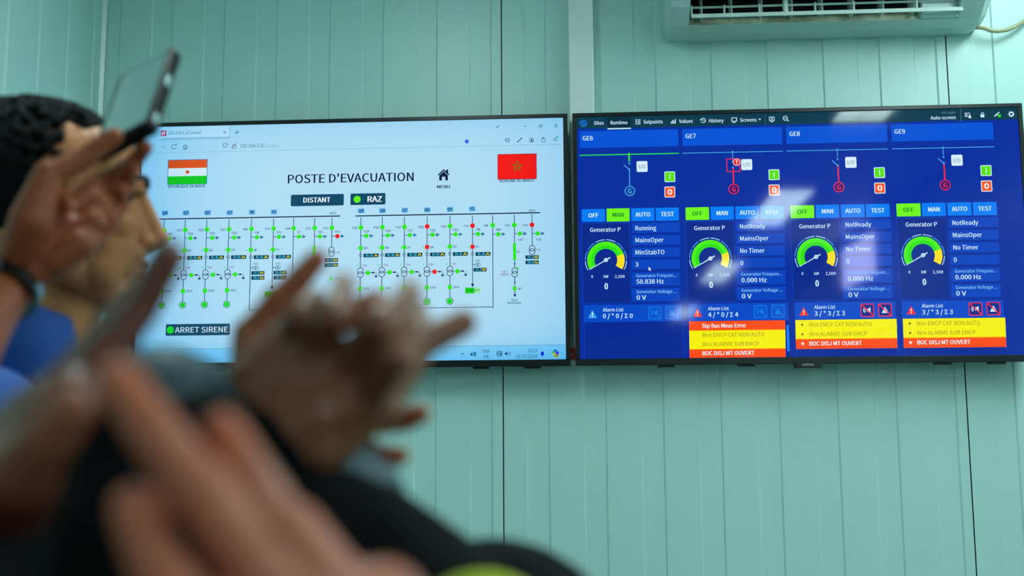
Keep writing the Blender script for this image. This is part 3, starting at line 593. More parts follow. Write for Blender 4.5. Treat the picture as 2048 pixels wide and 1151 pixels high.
# ================================================================== AIR CONDITIONER
ACX0, ACX1, ACB, ACT = .262, 1.150, 2.5025, 2.795
ac = thing('air_conditioner', ((ACX0+ACX1)/2, -.1, ACB), 'white split air conditioner with open dark outlet above the right television', 'air conditioner')
def ac_prof():  # (y, z): bottom lip, outlet recess, front
    return [(0, ACB+.032), (-.020, ACB+.031), (-.060, ACB+.033), (-.100, ACB+.044)]
def ac_extrude(prof, x0, x1, closed=True):
    bm = B(); a = [bm.verts.new((x0, y, z)) for y, z in prof]; b = [bm.verts.new((x1, y, z)) for y, z in prof]; n = len(prof)
    for i in range(n if closed else n-1): bm.faces.new((a[i], a[(i+1) % n], b[(i+1) % n], b[i]))
    if closed: bm.faces.new(a[::-1]); bm.faces.new(b)
    bmesh.ops.recalc_face_normals(bm, faces=bm.faces[:]); return bm
OX0, OX1 = ACX0+.068, ACX1-.085
lip = ac_prof()
bm = ac_extrude(lip+[(-.100, ACB+.046), (0, ACB+.046)], OX0, OX1); put('lower_casing', bm, M['acbody'], ac)
full = lip+[(-.150, ACB+.080), (-.186, ACB+.125), (-.196, ACB+.16), (-.2, ACT-.03), (-.19, ACT), (0, ACT)]
def end_cap(x0, x1, name):
    # the end narrows towards the wall-side bottom edge
    bm = B(); n = len(full); sec = []
    for i in range(5):
        t = i/4; x = x0+(x1-x0)*t; rnd = .016*(1-math.sqrt(max(0, 1-(max(0, t-.55)/.45)**2)))
        sec.append([bm.verts.new((x, y*(1-rnd*1.2/.2) if y < -.01 else y, z+(rnd if z < ACB+.1 else 0))) for y, z in full])
    for a, b in zip(sec[:-1], sec[1:]):
        for i in range(n): bm.faces.new((a[i], a[(i+1) % n], b[(i+1) % n], b[i]))
    bm.faces.new(sec[0]); bm.faces.new(sec[-1][::-1]); bmesh.ops.recalc_face_normals(bm, faces=bm.faces[:]); return put(name, bm, M['acbody'], ac)
end_cap(OX0, ACX0, 'end_casing'); end_cap(OX1, ACX1, 'end_casing')
up = [(-.168, ACB+.104), (-.186, ACB+.125), (-.196, ACB+.16), (-.2, ACT-.03), (-.19, ACT), (0, ACT), (0, ACB+.14), (-.13, ACB+.14)]
put('front_panel', ac_extrude(up, OX0, OX1), M['acbody'], ac)
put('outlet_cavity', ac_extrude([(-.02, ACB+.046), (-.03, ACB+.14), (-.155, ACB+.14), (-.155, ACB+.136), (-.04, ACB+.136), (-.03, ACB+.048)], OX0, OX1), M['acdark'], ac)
put('outlet_lip', ac_extrude([(-.096, ACB+.047), (-.094, ACB+.051), (-.066, ACB+.078), (-.03, ACB+.082), (-.03, ACB+.047)], OX0+.002, OX1-.10), M['dust'], ac)
put('outlet_end_block', box3((OX1-.10, -.115, ACB+.046), (OX1, -.03, ACB+.10), .004), M['acbody'], ac)
# open flap across the outlet
fl = thing_part = None
bm = ac_extrude([(-.138, ACB+.054), (-.1335, ACB+.0535), (-.126, ACB+.066), (-.1305, ACB+.067)], OX0+.004, OX1+.006); put('flap', bm, M['acvane'], ac)
bm = B(); tube(bm, [(OX0+.004, -.118, ACB+.090), (OX1-.01, -.118, ACB+.090)], .0034, 8); put('vane_linkage', bm, M['acvane'], ac)
for i in range(8):
    x = OX0+.035+.083*i; bm = ac_extrude([(-.118, ACB+.06), (-.06, ACB+.06), (-.06, ACB+.135), (-.118, ACB+.135)], x-.0014, x+.0014); put('vane', bm, M['acvane'], ac)
for x in (OX0+.006, OX0+.096, OX0+.193, OX0+.345, OX0+.45, OX0+.62): put('flap_arm', box3((x-.002, -.130, ACB+.062), (x+.002, -.117, ACB+.092)), M['acvane'], ac)
put('flap_hinge', box3((OX0+.258, -.134, ACB+.060), (OX0+.270, -.11, ACB+.13), .003), M['acvane'], ac)
bm = B()                                             # shallow embossed lettering, too worn to read
for r_ in range(2):
    x = ACX0+.085+.012*(1-r_)
    while x < ACX0+.085+.088:
        w = random.choice((.003, .004, .005)); yy = -.078+.010*r_; zz = ACB+.0372-.0018*r_; box(bm, (x, yy-.0016, zz-.002), (x+w, yy+.0012, zz+.0012)); x += w+.0018
put('embossed_mark', bm, M['acvane'], ac)
h = thing('drain_hose', (1.16, -.03, 2.55), 'cream hose curving out from behind the right end of the air conditioner', 'hose')
pts = [np.array([ACX1-.05, -.030, 2.545])]+[at_y(u, v, -.030) for u, v in ((1962, 55), (1985, 61.5), (2010, 60.5), (2035, 50), (2058, 32), (2085, -15))]
bm = B(); tube(bm, spline(pts, 8), .0058, 12); put('hose_tube', bm, M['hose'], h, smooth=True)
# ================================================================== PEOPLE
def ico(sub=3):
    bm = bmesh.new(); bmesh.ops.create_icosphere(bm, subdivisions=sub, radius=1); v = np.array([x.co[:] for x in bm.verts]); f = [[x.index for x in q.verts] for q in bm.faces]; bm.free(); return v, f
IV, IF = ico(3)
class Blob:
    """overlapping tapered limbs and ellipsoids, melted into one continuous surface"""
    def __init__(s): s.v, s.f = [], []
    def ell(s, c, r, R=None):
        v = IV*np.array(r if hasattr(r, '__len__') else (r, r, r)); v = v @ (np.array(R).T if R is not None else np.eye(3)) + np.array(c)
        b = len(s.v); s.v += [tuple(x) for x in v]; s.f += [tuple(i+b for i in f) for f in IF]
    def cap(s, p, r0, q, r1, flat=None, axis=None):
        p, q = np.array(p, float), np.array(q, float); pts = np.concatenate([IV*r0+p, IV*r1+q])
        if flat:                                     # flattened across the given axis
            ax = np.array(axis, float); ax /= np.linalg.norm(ax); d = q-p; L2 = max(1e-12, d@d)
            t = np.clip(((pts-p)@d)/L2, 0, 1); on = p+t[:, None]*d; o = pts-on; pts = on+o-((o@ax)*(1-flat))[:, None]*ax
        bm = bmesh.new()
        for x in pts: bm.verts.new(x)
        h = bmesh.ops.convex_hull(bm, input=bm.verts[:]); bmesh.ops.delete(bm, geom=[g for g in h['geom_interior'] if isinstance(g, bmesh.types.BMVert)], context='VERTS')
        bm.verts.index_update(); b = len(s.v); s.v += [tuple(v.co) for v in bm.verts]; s.f += [tuple(v.index+b for v in f.verts) for f in bm.faces]; bm.free()
    def chain(s, pts, rs, **k):
        for a, b, r, q in zip(pts[:-1], pts[1:], rs[:-1], rs[1:]): s.cap(a, r, b, q, **k)
    def melt(s, voxel, smooth=6, fac=.5, tint=None, disp=None):
        me = bpy.data.meshes.new('melt'); me.from_pydata(s.v, [], s.f); o = bpy.data.objects.new('melt', me); COL.objects.link(o)
        r = o.modifiers.new('r', 'REMESH'); r.mode = 'VOXEL'; r.voxel_size = voxel
        if smooth: m = o.modifiers.new('s', 'SMOOTH'); m.iterations = smooth; m.factor = fac
        dg = bpy.context.evaluated_depsgraph_get(); out = bpy.data.meshes.new_from_object(o.evaluated_get(dg)); bpy.data.objects.remove(o); bpy.data.meshes.remove(me)
        n = len(out.vertices); co = np.empty(n*3, np.float32); out.vertices.foreach_get('co', co); co = co.reshape(-1, 3)
        if disp is not None:
            no = np.empty(n*3, np.float32); out.vertices.foreach_get('normal', no); co2 = co+no.reshape(-1, 3)*disp(co)[:, None]; out.vertices.foreach_set('co', co2.astype(np.float32).ravel())
        a = out.attributes.new('tint', 'FLOAT_COLOR', 'POINT'); c = np.ones((n, 4), np.float32)
        if tint is not None: c[:, :3] = tint(co)
        a.data.foreach_set('color', c.ravel()); out.update(); return out
def join(meshes):
    bm = bmesh.new(); cs = []
    for m in meshes:
        a = np.empty(len(m.vertices)*4, np.float32); m.attributes['tint'].data.foreach_get('color', a); cs.append(a); bm.from_mesh(m)
    for l in list(bm.verts.layers.float_color.keys()): pass
    me = bpy.data.meshes.new('joined'); bm.to_mesh(me); bm.free()
    if 'tint' in me.attributes: me.attributes.remove(me.attributes['tint'])
    at = me.attributes.new('tint', 'FLOAT_COLOR', 'POINT'); at.data.foreach_set('color', np.concatenate(cs)); return me
def near(co, pts, r):
    d = np.full(len(co), 9.0)
    for p in pts: d = np.minimum(d, np.linalg.norm(co-np.array(p), axis=1))
    return np.clip(1-d/r, 0, 1)
FR = dict(index=(.0106, .0096, .0086, .0074), middle=(.0108, .0098, .0088, .0075), ring=(.0104, .0092, .0083, .0071), pinky=(.0094, .0082, .0074, .0063), thumb=(.0150, .0128, .0110, .0090))
def hand(wrist, elbow, fingers, k=1.0, tone=None, painted_hl=(), wr=.027, flat_axis=None, voxel=.0017, fore=.11):
    """one continuous hand with part of the forearm; fingers: name -> four joints (knuckle to tip; thumb from its root)"""
    b = Blob(); w = np.array(wrist); f4 = [n for n in ('index', 'middle', 'ring', 'pinky') if n in fingers]; mc = [np.array(fingers[n][0]) for n in f4]
    across = mc[-1]-mc[0]; along = sum(mc)/len(mc)-w; nrm = np.cross(along, across); nrm /= np.linalg.norm(nrm)
    ac = across-along*(across@along)/(along@along); ac /= np.linalg.norm(ac)
    for i, n in enumerate(f4):
        P = [np.array(p) for p in fingers[n]]; r = [x*k for x in FR[n]]; b.chain(P, r)
        c0 = w+along*.12+ac*(i-1.5)*.0105*k; b.cap(c0, .0150*k, P[0], r[0]*1.12)
        b.ell(P[1], r[1]*1.12); b.ell(P[0], r[0]*1.08)   # knuckles
    for i in range(len(mc)-1):
        m = (mc[i]+mc[i+1])/2; b.cap(w+along*.2+ac*(i-1)*.011*k, .0138*k, m-along*.03, .0100*k)
    if 'thumb' in fingers:
        P = [np.array(p) for p in fingers['thumb']]; b.chain(P, [x*k for x in FR['thumb']]); b.cap(w+along*.1, .020*k, P[0], .0200*k); b.cap(P[0], .0195*k, P[1], .0140*k)
        b.cap(P[0], .0150*k, w+along*.45, .0150*k); b.cap(P[1], .0100*k, w+along*.7+(mc[0]-(w+along))*.6, .0095*k)
    b.cap(w+along*.38, .0195*k, w+along*.74, .0180*k); b.cap(w+along*.45+ac*.020*k, .0165*k, w+along*.72+ac*.024*k, .0150*k); b.cap(w+along*.45-ac*.020*k, .0165*k, w+along*.72-ac*.024*k, .0150*k)
    e = np.array(elbow); d = (e-w); L = np.linalg.norm(d); d = d/L; fl = dict(flat=.72, axis=nrm)
    b.cap(w+along*.12, .0265*k, w, wr*k, **fl); b.cap(w, wr*k, w+d*.05, wr*1.04*k, flat=.8, axis=nrm); b.cap(w+d*.05, wr*1.0*k, w+d*fore, wr*1.2*k)
    tips = [fingers[n][3] for n in fingers]; kn = [fingers[n][1] for n in fingers]+[fingers[n][2] for n in fingers]+mc
    def tint(co):
        if len(painted_hl): return (1+near(co, painted_hl, .017)[:, None]**.6*np.array((3.2, 6.4, 8.0)))  # painted highlight: light from above put into the skin colour along the thumb
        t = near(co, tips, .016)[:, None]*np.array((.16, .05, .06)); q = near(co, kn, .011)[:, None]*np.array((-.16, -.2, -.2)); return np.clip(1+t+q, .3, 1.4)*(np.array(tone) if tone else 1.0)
    return b.melt(voxel, 5, .5, tint), nrm
def nails(fingers, nrm, parent, names, k=1.0):
    for n in names:
        p2, p3 = np.array(fingers[n][2]), np.array(fingers[n][3]); r = FR[n][3]*k; d = (p3-p2)/np.linalg.norm(p3-p2); u = nrm-d*(nrm@d); u /= np.linalg.norm(u); s = np.cross(d, u)
        b = B(); R = Matrix(((d[0], s[0], u[0]), (d[1], s[1], u[1]), (d[2], s[2], u[2])))
        v = bmesh.ops.create_icosphere(b, subdivisions=2, radius=1)['verts']; c = p3+u*r*.62+d*r*.15
        for x in v: x.co = Vector(c)+R @ Vector((x.co.x*r*.95, x.co.y*r*.72, x.co.z*r*.42))
        put('fingernail', b, M['nail'], parent, smooth=True)
def rest_hand(wrist, fwd, side):
    """a relaxed hanging hand: local pose turned into the joints hand() takes"""
    w = np.array(wrist); dn = np.array((0, 0, -1.0)); F_ = {}
    for i, n in enumerate(('index', 'middle', 'ring', 'pinky')):
        m = w+dn*(.092-.005*i)+fwd*(.030-.020*i); ln = (.038, .042, .039, .030)[i]; a = m; P = [m]
        for j, q in enumerate((1, .65, .5)): ang = .25+.28*j; a = a+(dn*math.cos(ang)-side*math.sin(ang))*ln*q; P.append(a)
        F_[n] = P
    F_['thumb'] = [w+dn*.025+fwd*.024, w+dn*.06+fwd*.046-side*.008, w+dn*.09+fwd*.052-side*.016, w+dn*.112+fwd*.052-side*.024]
    return F_
def head(T, fw, up, skin_tint, k=1.0, nose=1.0):
    """T is the ear opening; returns the melted head, its frame function"""
    fw = np.array(fw); up = np.array(up); sd = np.cross(up, fw); R = np.stack([fw, sd, up], 1)
    def p(x, y, z): return T+R @ (np.array((x, y, z))*k)
    b = Blob(); E = lambda c, r: b.ell(p(*c), np.array(r)*k, R)
    E((-.012, 0, .036), (.094, .075, .080)); E((.040, 0, .050), (.054, .062, .056)); E((.045, 0, -.012), (.050, .056, .056)); E((-.05, 0, .01), (.05, .055, .06))
    for y in (-1, 1):
        b.chain([p(.0, y*.058, -.03), p(.015, y*.052, -.066), p(.078, y*.014, -.096)], [.020*k, .021*k, .017*k]); E((.062, y*.040, -.016), (.026, .022, .024))
        b.cap(p(.092, y*.012, .032), .0095*k, p(.074, y*.046, .030), .010*k); b.cap(p(.1035, y*.0095, -.030), .0085*k, p(.100, y*.012, -.030), .007*k)
        E((-.006, y*.076, .002), (.015, .006, .027)); E((-.013, y*.081, .009), (.011, .0055, .018)); E((-.002, y*.077, -.019), (.008, .0055, .010))
        b.cap(p(.07, y*.03, -.04), .022*k, p(.05, y*.04, -.07), .024*k)
    b.cap(p(.091, 0, .026), .0105*k, p(.112*nose, 0, -.016), .0105*k); E((.1155*nose, 0, -.022), (.0125, .0125, .0105)); b.cap(p(.108, 0, -.030), .0075*k, p(.098, 0, -.036), .008*k)
    b.cap(p(.088, -.014, -.044), .012*k, p(.088, .014, -.044), .012*k); E((.0945, 0, -.0530), (.0105, .022, .0062)); E((.0915, 0, -.0640), (.0105, .020, .0066)); E((.083, 0, -.074), (.012, .022, .012)); E((.085, 0, -.094), (.0165, .020, .0155))
    b.cap(p(.02, 0, -.07), .035*k, p(.066, 0, -.088), .022*k)
    b.cap(p(.082, 0, .020), .014*k, p(.095, 0, -.022), .0155*k); E((.072, 0, -.050), (.027, .032, .034))
    for y in (-1, 1):
        E((.046, y*.036, -.042), (.036, .026, .036)); E((.020, y*.050, -.040), (.034, .020, .034)); E((.071, y*.031, .0265), (.0145, .0175, .0085)); E((.071, y*.031, .0040), (.0140, .0175, .0085)); E((.066, y*.047, .015), (.010, .007, .012)); E((.078, y*.015, .012), (.010, .006, .012))
    return b, p, R
def build_person(base, label, T, fw, neck_base, sh, el, wr, hands, skin, height, cloth, extra=None, hairf=None, sleeve_to=(1.0, 1.0), cap_col=None, face=True, hvox=.0026, sleeve_r=(.062, .050, .044), kk=1.0, legs=True):
    base = np.array(base, float); root = thing('person', base, label, 'person')
    fw = np.array(fw, float); fw /= np.linalg.norm(fw); up = np.array((0, 0, 1.0)); sd = np.cross(up, fw)
    hb, p, R = head(np.array(T), fw, up, None, kk)
    nb = np.array(neck_base); hb.cap(p(-.018, 0, -.05), .056*kk, nb+up*.02, .062*kk); hb.cap(p(-.03, 0, -.02), .058*kk, p(-.03, 0, -.08), .055*kk); hb.cap(p(.022, 0, -.082), .038*kk, nb+fw*.034-up*.01, .056*kk)
    lip = [p(.1, y, z) for y in (-.014, 0, .014) for z in (-.053, -.063)]; st = [p(.09, y, z) for y in (-.02, 0, .02) for z in (-.044, -.08, -.095)]+[p(.05, y, -.075) for y in (-.045, .045)]+[p(.02, y, -.05) for y in (-.06, .06)]
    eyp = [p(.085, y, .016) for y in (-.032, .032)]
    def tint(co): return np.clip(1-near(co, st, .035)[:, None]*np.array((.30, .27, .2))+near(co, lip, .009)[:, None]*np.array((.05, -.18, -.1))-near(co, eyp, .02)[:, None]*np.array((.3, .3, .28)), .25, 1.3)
    hm = hb.melt(hvox, 4, .5, tint)
    # body below, in the same skin
    b = Blob(); pel = base+up*(.93*kk*height/1.76); sc = [np.array(x) for x in sh]; mid = (sc[0]+sc[1])/2
    b.cap(nb, .06*kk, mid-up*.05, .09*kk); b.cap(mid-up*.08, .125*kk, pel, .12*kk)
    sdir = sc[0]-sc[1]; sdir /= np.linalg.norm(sdir)
    for i in (0, 1):
        b.cap(mid, .07*kk, sc[i], .05*kk); b.chain([sc[i], np.array(el[i]), np.array(wr[i])], [.050*kk, .038*kk, .026*kk])
        s_ = (1, -1)[i]; hip = pel+sdir*.09*s_*kk-up*.02; knee = base+sdir*.10*s_*kk+up*.49*kk*height/1.76+fw*.02; ank = base+sdir*.10*s_*kk+up*.09
        b.chain([hip, knee, ank], [.082*kk, .052*kk, .036*kk]); b.cap(ank, .036, ank+fw*.13-up*.045, .028)
    bodym = b.melt(.009, 4)
    parts = [hm, bodym]; nr = []
    for i in (0, 1):
        hd = dict(hands[i]); hk = hd.pop('k', kk); tn = hd.pop('tone', None); hl = hd.pop('painted_hl', ()); hmesh, n_ = hand(wr[i], el[i], hd, hk, tn, hl); parts.append(hmesh); nr.append(n_)
    body = put('body', join(parts), M[skin], root, smooth=True)
    if face:
        for y in (-1, 1):
            e = B(); bmesh.ops.create_uvsphere(e, u_segments=20, v_segments=12, radius=.0118*kk, matrix=Matrix.Translation(Vector(p(.0700, y*.031, .0155)))); eo = put('eye', e, M['eye'], root, smooth=True)
            e = B(); bmesh.ops.create_uvsphere(e, u_segments=16, v_segments=10, radius=.0062*kk, matrix=Matrix.Translation(Vector(p(.0775, y*.0318, .0152)))); put('iris', e, M['iris'], eo, smooth=True)
            e = B(); tube(e, spline([p(.0800, y*.019, .0180), p(.0845, y*.030, .0200), p(.0785, y*.043, .0175)], 5), .0022, 8); put('eyelid', e, M['lash'], eo, smooth=True)
            e = B(); pts = spline([p(.1005, y*.014, .034), p(.097, y*.030, .040), p(.080, y*.050, .036)], 6); tube(e, pts, [.0035]*(len(pts)-1)+[.0015], 8); put('eyebrow', e, M['brow'], root, smooth=True)
    return root, body, p, R, pel, mid, sdir, nr
def garments(root, base, nb, mid, pel, sc, el, wr, sdir, fw, cloth, name, sleeve_t=(1.0, 1.0), rr=(.066, .056, .046), kk=1.0, collar=False, leg='trousers', bulk=1.0, more=()):
    base = np.array(base); up = np.array((0, 0, 1.0)); b = Blob(); mid = np.array(mid)
    b.cap(nb-up*.035, .070*kk, mid-up*.06, .105*kk); b.cap(mid-up*.08, .145*kk*bulk, pel-up*.03, .142*kk*bulk)
    for i in (0, 1):
        s = np.array(sc[i]); e = np.array(el[i]); w = e+(np.array(wr[i])-e)*sleeve_t[i]
        b.cap(mid-up*.01, .082*kk, s, rr[0]*kk); b.chain([s, e, w], [rr[0]*kk, rr[1]*kk, rr[2]*kk])
    for q in more: b.cap(*q)
    f1, f2 = rng.normal(size=(2, 8, 3)), rng.uniform(0, 6.28, size=(2, 8))
    def disp(co): return sum(np.sin(co @ f1[0, j]*26+f2[0, j]) for j in range(8)).astype(np.float32)*.0011
    g = put(name, b.melt(.0065, 5, disp=disp), M[cloth], root, smooth=True)
    b = Blob()
    for s_ in (1, -1):
        hip = pel+sdir*.09*s_*kk-up*.02; knee = base+sdir*.10*s_*kk+up*.49*kk; ank = base+sdir*.10*s_*kk+up*.10; b.chain([hip, knee, ank], [.10*kk, .072*kk, .060*kk])
    b.cap(pel+up*.04, .125*kk, pel-up*.05, .12*kk); put('trousers', b.melt(.010, 4), M[leg], root, smooth=True)
    for s_ in (1, -1):
        b = Blob(); a = base+sdir*.10*s_*kk; b.cap(a+up*.062-fw*.03, .046, a+up*.044+fw*.14, .040); b.cap(a+up*.03-fw*.05, .030, a+up*.03+fw*.17, .030)
        m = b.melt(.006, 3); 
        for v in m.vertices: v.co.z = max(v.co.z, 0.0)
        put('shoe', m, M['shoe'], root, smooth=True)
    return g
def hair_cap(name, p, R, T, m, root, k=1.0, curls=True, gx=(-.112, .085), top=.0):
    """short curly crop over the scalp, temples and nape"""
    b = Blob(); r2 = np.random.default_rng(8)
    b.ell(p(-.036, 0, .043), np.array((.082, .0780, .0765))*k, R); b.ell(p(-.042, 0, .012), np.array((.066, .0775, .062))*k, R); b.ell(p(.012, 0, .086), np.array((.058, .050, .034))*k, R)
    for y in (-1, 1): b.cap(p(.004, y*.069, .03), .010*k, p(.010, y*.069, -.014), .007*k)
    n = 0
    while curls and n < 900:
        d = r2.normal(size=3); d /= np.linalg.norm(d)
        x, y, z = d*np.array((.100, .079, .081))+np.array((-.016, 0, .043))
        if (z < .102 and x > .010) or z < -.01 or x > .062: continue
        b.ell(p(x, y, z), r2.uniform(.0042, .0075)*k); n += 1
    return put(name, b.melt(.0022, 1, .4), m, root, smooth=True)

UPV = np.array((0, 0, 1.0)); CRH = np.array((CR[0], CR[1], 0)); CRH /= np.linalg.norm(CRH); CFH = np.array((CF[0], CF[1], 0)); CFH /= np.linalg.norm(CFH)
# ---------------------------------------------------------------- man in profile, blue shirt
k1 = 1.05; T1 = A(101, 424, 1.285); f1 = CRH*math.cos(.40)+CFH*math.sin(.40); s1 = np.cross(UPV, f1)
b1 = np.array((T1[0], T1[1], 0))-f1*.05; nb1 = T1-f1*.045-UPV*.165; mid1 = T1-f1*.055-UPV*.225
sh1 = [mid1+s1*.185-UPV*.03, mid1-s1*.185-UPV*.03]; el1 = [sh1[0]-UPV*.30+s1*.04, sh1[1]-UPV*.30-s1*.04]; wr1 = [el1[0]-UPV*.25+f1*.05, el1[1]-UPV*.25+f1*.05]
h1 = [rest_hand(wr1[0], f1, s1), rest_hand(wr1[1], f1, -s1)]
r1, bd1, p1, R1, pel1, m1, sd1, _ = build_person(b1, 'man with short curly black hair in a royal blue shirt, seen in profile facing right', T1, f1, nb1, sh1, el1, wr1, h1, 'skin_tan', 1.78, 'blue', kk=k1)
hair_cap('hair', p1, R1, T1, M['hair'], r1, k=k1)
garments(r1, b1, nb1, m1, pel1, sh1, el1, wr1, sd1, f1, 'blue', 'shirt', (.95, .95))
bm = B(); ring_in, ring_out = [], []                 # standing collar, open at the throat
for i in range(29):
    a = math.radians(-142+284*i/28)+math.pi
    d = f1*math.cos(a)+s1*math.sin(a); c = nb1+f1*.012; drop = .022*max(0, math.cos(a))
    ring_in.append([bm.verts.new(c+d*r+UPV*(z-drop)) for r, z in ((.074, -.03), (.070, .052), (.074, .056), (.079, .050), (.097, -.022), (.088, -.034))])
for a, b in zip(ring_in[:-1], ring_in[1:]):
    for j in range(6): bm.faces.new((a[j], a[(j+1) % 6], b[(j+1) % 6], b[j]))
bm.faces.new(ring_in[0]); bm.faces.new(ring_in[-1][::-1]); bmesh.ops.recalc_face_normals(bm, faces=bm.faces[:]); put('collar', bm, M['blue'], r1, smooth=True)

# ---------------------------------------------------------------- person at the left edge holding up a phone
W2, E2 = A(12, 562, 1.0326), A(-240, 960, 0.8106)
F2 = dict(thumb=[A(62, 440, 1.0084), A(96, 350, 1.0181), A(166, 318, 1.0345), A(228, 272, 1.0441)],
          index=[A(186, 372, 1.0808), A(232, 352, 1.1146), A(266, 326, 1.1049), A(291, 295, 1.0789)],
          middle=[A(196, 406, 1.0663), A(232, 398, 1.1001), A(254, 364, 1.1049), A(264, 330, 1.0904)],
          ring=[A(190, 444, 1.0518), A(220, 438, 1.0808), A(242, 408, 1.0904), A(242, 378, 1.0789)],
          pinky=[A(170, 482, 1.0422), A(196, 480, 1.0615), A(214, 456, 1.0663), A(220, 430, 1.0615)])
T2 = np.array((-1.09, -2.62, 1.60)); f2 = np.array((.25, 1, 0)); f2 /= np.linalg.norm(f2); s2 = np.cross(UPV, f2); b2 = np.array((T2[0], T2[1], 0))-f2*.05; nb2 = T2-f2*.045-UPV*.165; mid2 = T2-f2*.055-UPV*.225
sh2 = [mid2+s2*.185-UPV*.03, mid2-s2*.185-UPV*.03]; el2 = [sh2[0]-UPV*.30+s2*.02, E2]; wr2 = [el2[0]-UPV*.25+f2*.05, W2]
r2, bd2, p2, R2, pel2, m2, sd2, n2 = build_person(b2, 'person at the left edge in a black wristband whose raised hand holds up a phone', T2, f2, nb2, sh2, el2, wr2, [rest_hand(wr2[0], f2, s2), dict(F2, k=.97)], 'skin_brown', 1.72, 'shirt_grey', hvox=.004)
hair_cap('hair', p2, R2, T2, M['hair'], r2, curls=False); garments(r2, b2, nb2, m2, pel2, sh2, el2, wr2, sd2, f2, 'shirt_grey', 'shirt', (.9, .25))
nails(F2, -n2[1], bd2, ('thumb',)) if False else None
# wristband
dw = (E2-W2)/np.linalg.norm(E2-W2); cw = W2+dw*.012
def band(bm, c, ax, R_, wd, th, a0, a1, ref, n=40, sq=.80, sn=None):
    ax = ax/np.linalg.norm(ax); u = ref-ax*(ref@ax); u /= np.linalg.norm(u); v = np.cross(ax, u); rows = []
    for i in range(n+1):
        a = math.radians(a0+(a1-a0)*i/n); d = u*math.cos(a)*R_+v*math.sin(a)*R_*sq; dn = d/np.linalg.norm(d)
        rows.append([bm.verts.new(c+d+dn*t+ax*w) for t, w in ((0, -wd/2), (th, -wd/2+.001), (th, wd/2-.001), (0, wd/2))])
    for a, b in zip(rows[:-1], rows[1:]):
        for j in range(4): bm.faces.new((a[j], a[(j+1) % 4], b[(j+1) % 4], b[j]))
    if abs(a1-a0) < 359: bm.faces.new(rows[0]); bm.faces.new(rows[-1][::-1])
    bmesh.ops.recalc_face_normals(bm, faces=bm.faces[:]); return bm
ww = put('wristband', band(B(), cw, dw, .031, .024, .003, 0, 360, CR, sq=.92), M['strap'], r2)
put('clasp', band(B(), cw, dw, .0325, .014, .0035, -62, 10, CR, sq=.92, n=14), M['steel'], ww, smooth=False)
# phone (pose recovered from its four corners)
def cam_vec(x, y, z): return CR*x+CU*y+CF*z
PS = .97; ph_r, ph_u = cam_vec(.8814, .3868, -.2711), cam_vec(-.0643, .6669, .7424); ph_n = np.cross(ph_r, ph_u); ph_n = ph_n if ph_n@CF < 0 else -ph_n
ph_c = CAM+cam_vec(-.4026, .2022, 1.1682)*.965; ph = thing('smartphone', ph_c-ph_u*.075, 'black smartphone tilted in a raised hand in front of the left wall', 'phone')
PR = Matrix(((ph_r[0], ph_u[0], ph_n[0], ph_c[0]), (ph_r[1], ph_u[1], ph_n[1], ph_c[1]), (ph_r[2], ph_u[2], ph_n[2], ph_c[2]), (0, 0, 0, 1)))
def pbox(a, b, bev=0, seg=3):
    bm = B(); box(bm, a, b, bev, seg); bm.transform(PR @ Matrix.Scale(PS, 4)); bmesh.ops.recalc_face_normals(bm, faces=bm.faces[:]); return bm
put('shell', pbox((-.0375, -.0765, -.0165), (.0375, .0765, -.0002), .004), M['phone'], ph, smooth=True)
pm = mat('phone_picture', (6, 10, 11), .08, emit=lin((92, 146, 140)), emit_s=.6)
put('screen', pbox((-.0300, -.0670, -.0006), (.0325, .0690, .0003)), pm, ph)
for y0, y1 in ((.004, .022), (-.066, -.052)): put('side_button', pbox((.0368, y0, -.0125), (.0388, y1, -.0050), .0008), M['steel'], ph)

# ---------------------------------------------------------------- seated-height person clapping, black jacket
W4f, W4b = A(455, 880, .60), A(520, 990, .665)
F4f = dict(index=[A(738, 796, .590), A(796, 712, .562), A(822, 668, .570), A(836, 630, .590)],
           middle=[A(690, 730, .592), A(760, 648, .560), A(794, 614, .570), A(820, 588, .592)],
           ring=[A(632, 688, .600), A(664, 628, .566), A(680, 598, .576), A(689, 570, .598)],
           pinky=[A(576, 662, .612), A(604, 632, .585), A(616, 612, .590), A(628, 594, .602)],
           thumb=[A(640, 880, .60), A(760, 806, .605), A(842, 684, .625), A(926, 645, .635)])
F4b = dict(index=[A(500, 668, .672), A(556, 602, .672), A(600, 556, .672), A(634, 518, .672)],
           middle=[A(596, 712, .668), A(650, 655, .668), A(704, 628, .668), A(752, 600, .670)],
           ring=[A(728, 818, .665), A(768, 838, .66), A(808, 838, .655), A(840, 826, .65)],
           pinky=[A(706, 890, .662), A(740, 908, .66), A(774, 914, .655), A(800, 911, .652)],
           thumb=[A(440, 830, .66), A(470, 760, .66), A(520, 700, .66), A(560, 660, .66)])
del F4b['thumb']
T4 = A(978, 1458, .66); f4 = CFH*.8-CRH*.6; s4 = np.cross(UPV, f4); k4 = .84; b4 = np.array((T4[0], T4[1], 0))-f4*.05
nb4 = T4-f4*.045-UPV*.14; mid4 = T4-f4*.055-UPV*.19; sh4 = [mid4+s4*.155-UPV*.025, mid4-s4*.155-UPV*.025]
El4 = [A(330, 1290, .56), A(775, 1300, .62)]
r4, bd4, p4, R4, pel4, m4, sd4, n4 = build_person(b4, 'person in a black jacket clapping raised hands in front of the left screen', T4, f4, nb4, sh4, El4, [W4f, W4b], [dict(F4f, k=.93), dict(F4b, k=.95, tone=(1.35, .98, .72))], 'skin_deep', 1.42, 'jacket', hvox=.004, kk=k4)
nails({k_: v_ for k_, v_ in F4f.items()}, n4[0] if n4[0]@CF < 0 else -n4[0], bd4, ('ring', 'middle', 'index'))
ja, jb = A(285, 885, .600), A(690, 1100, .615)
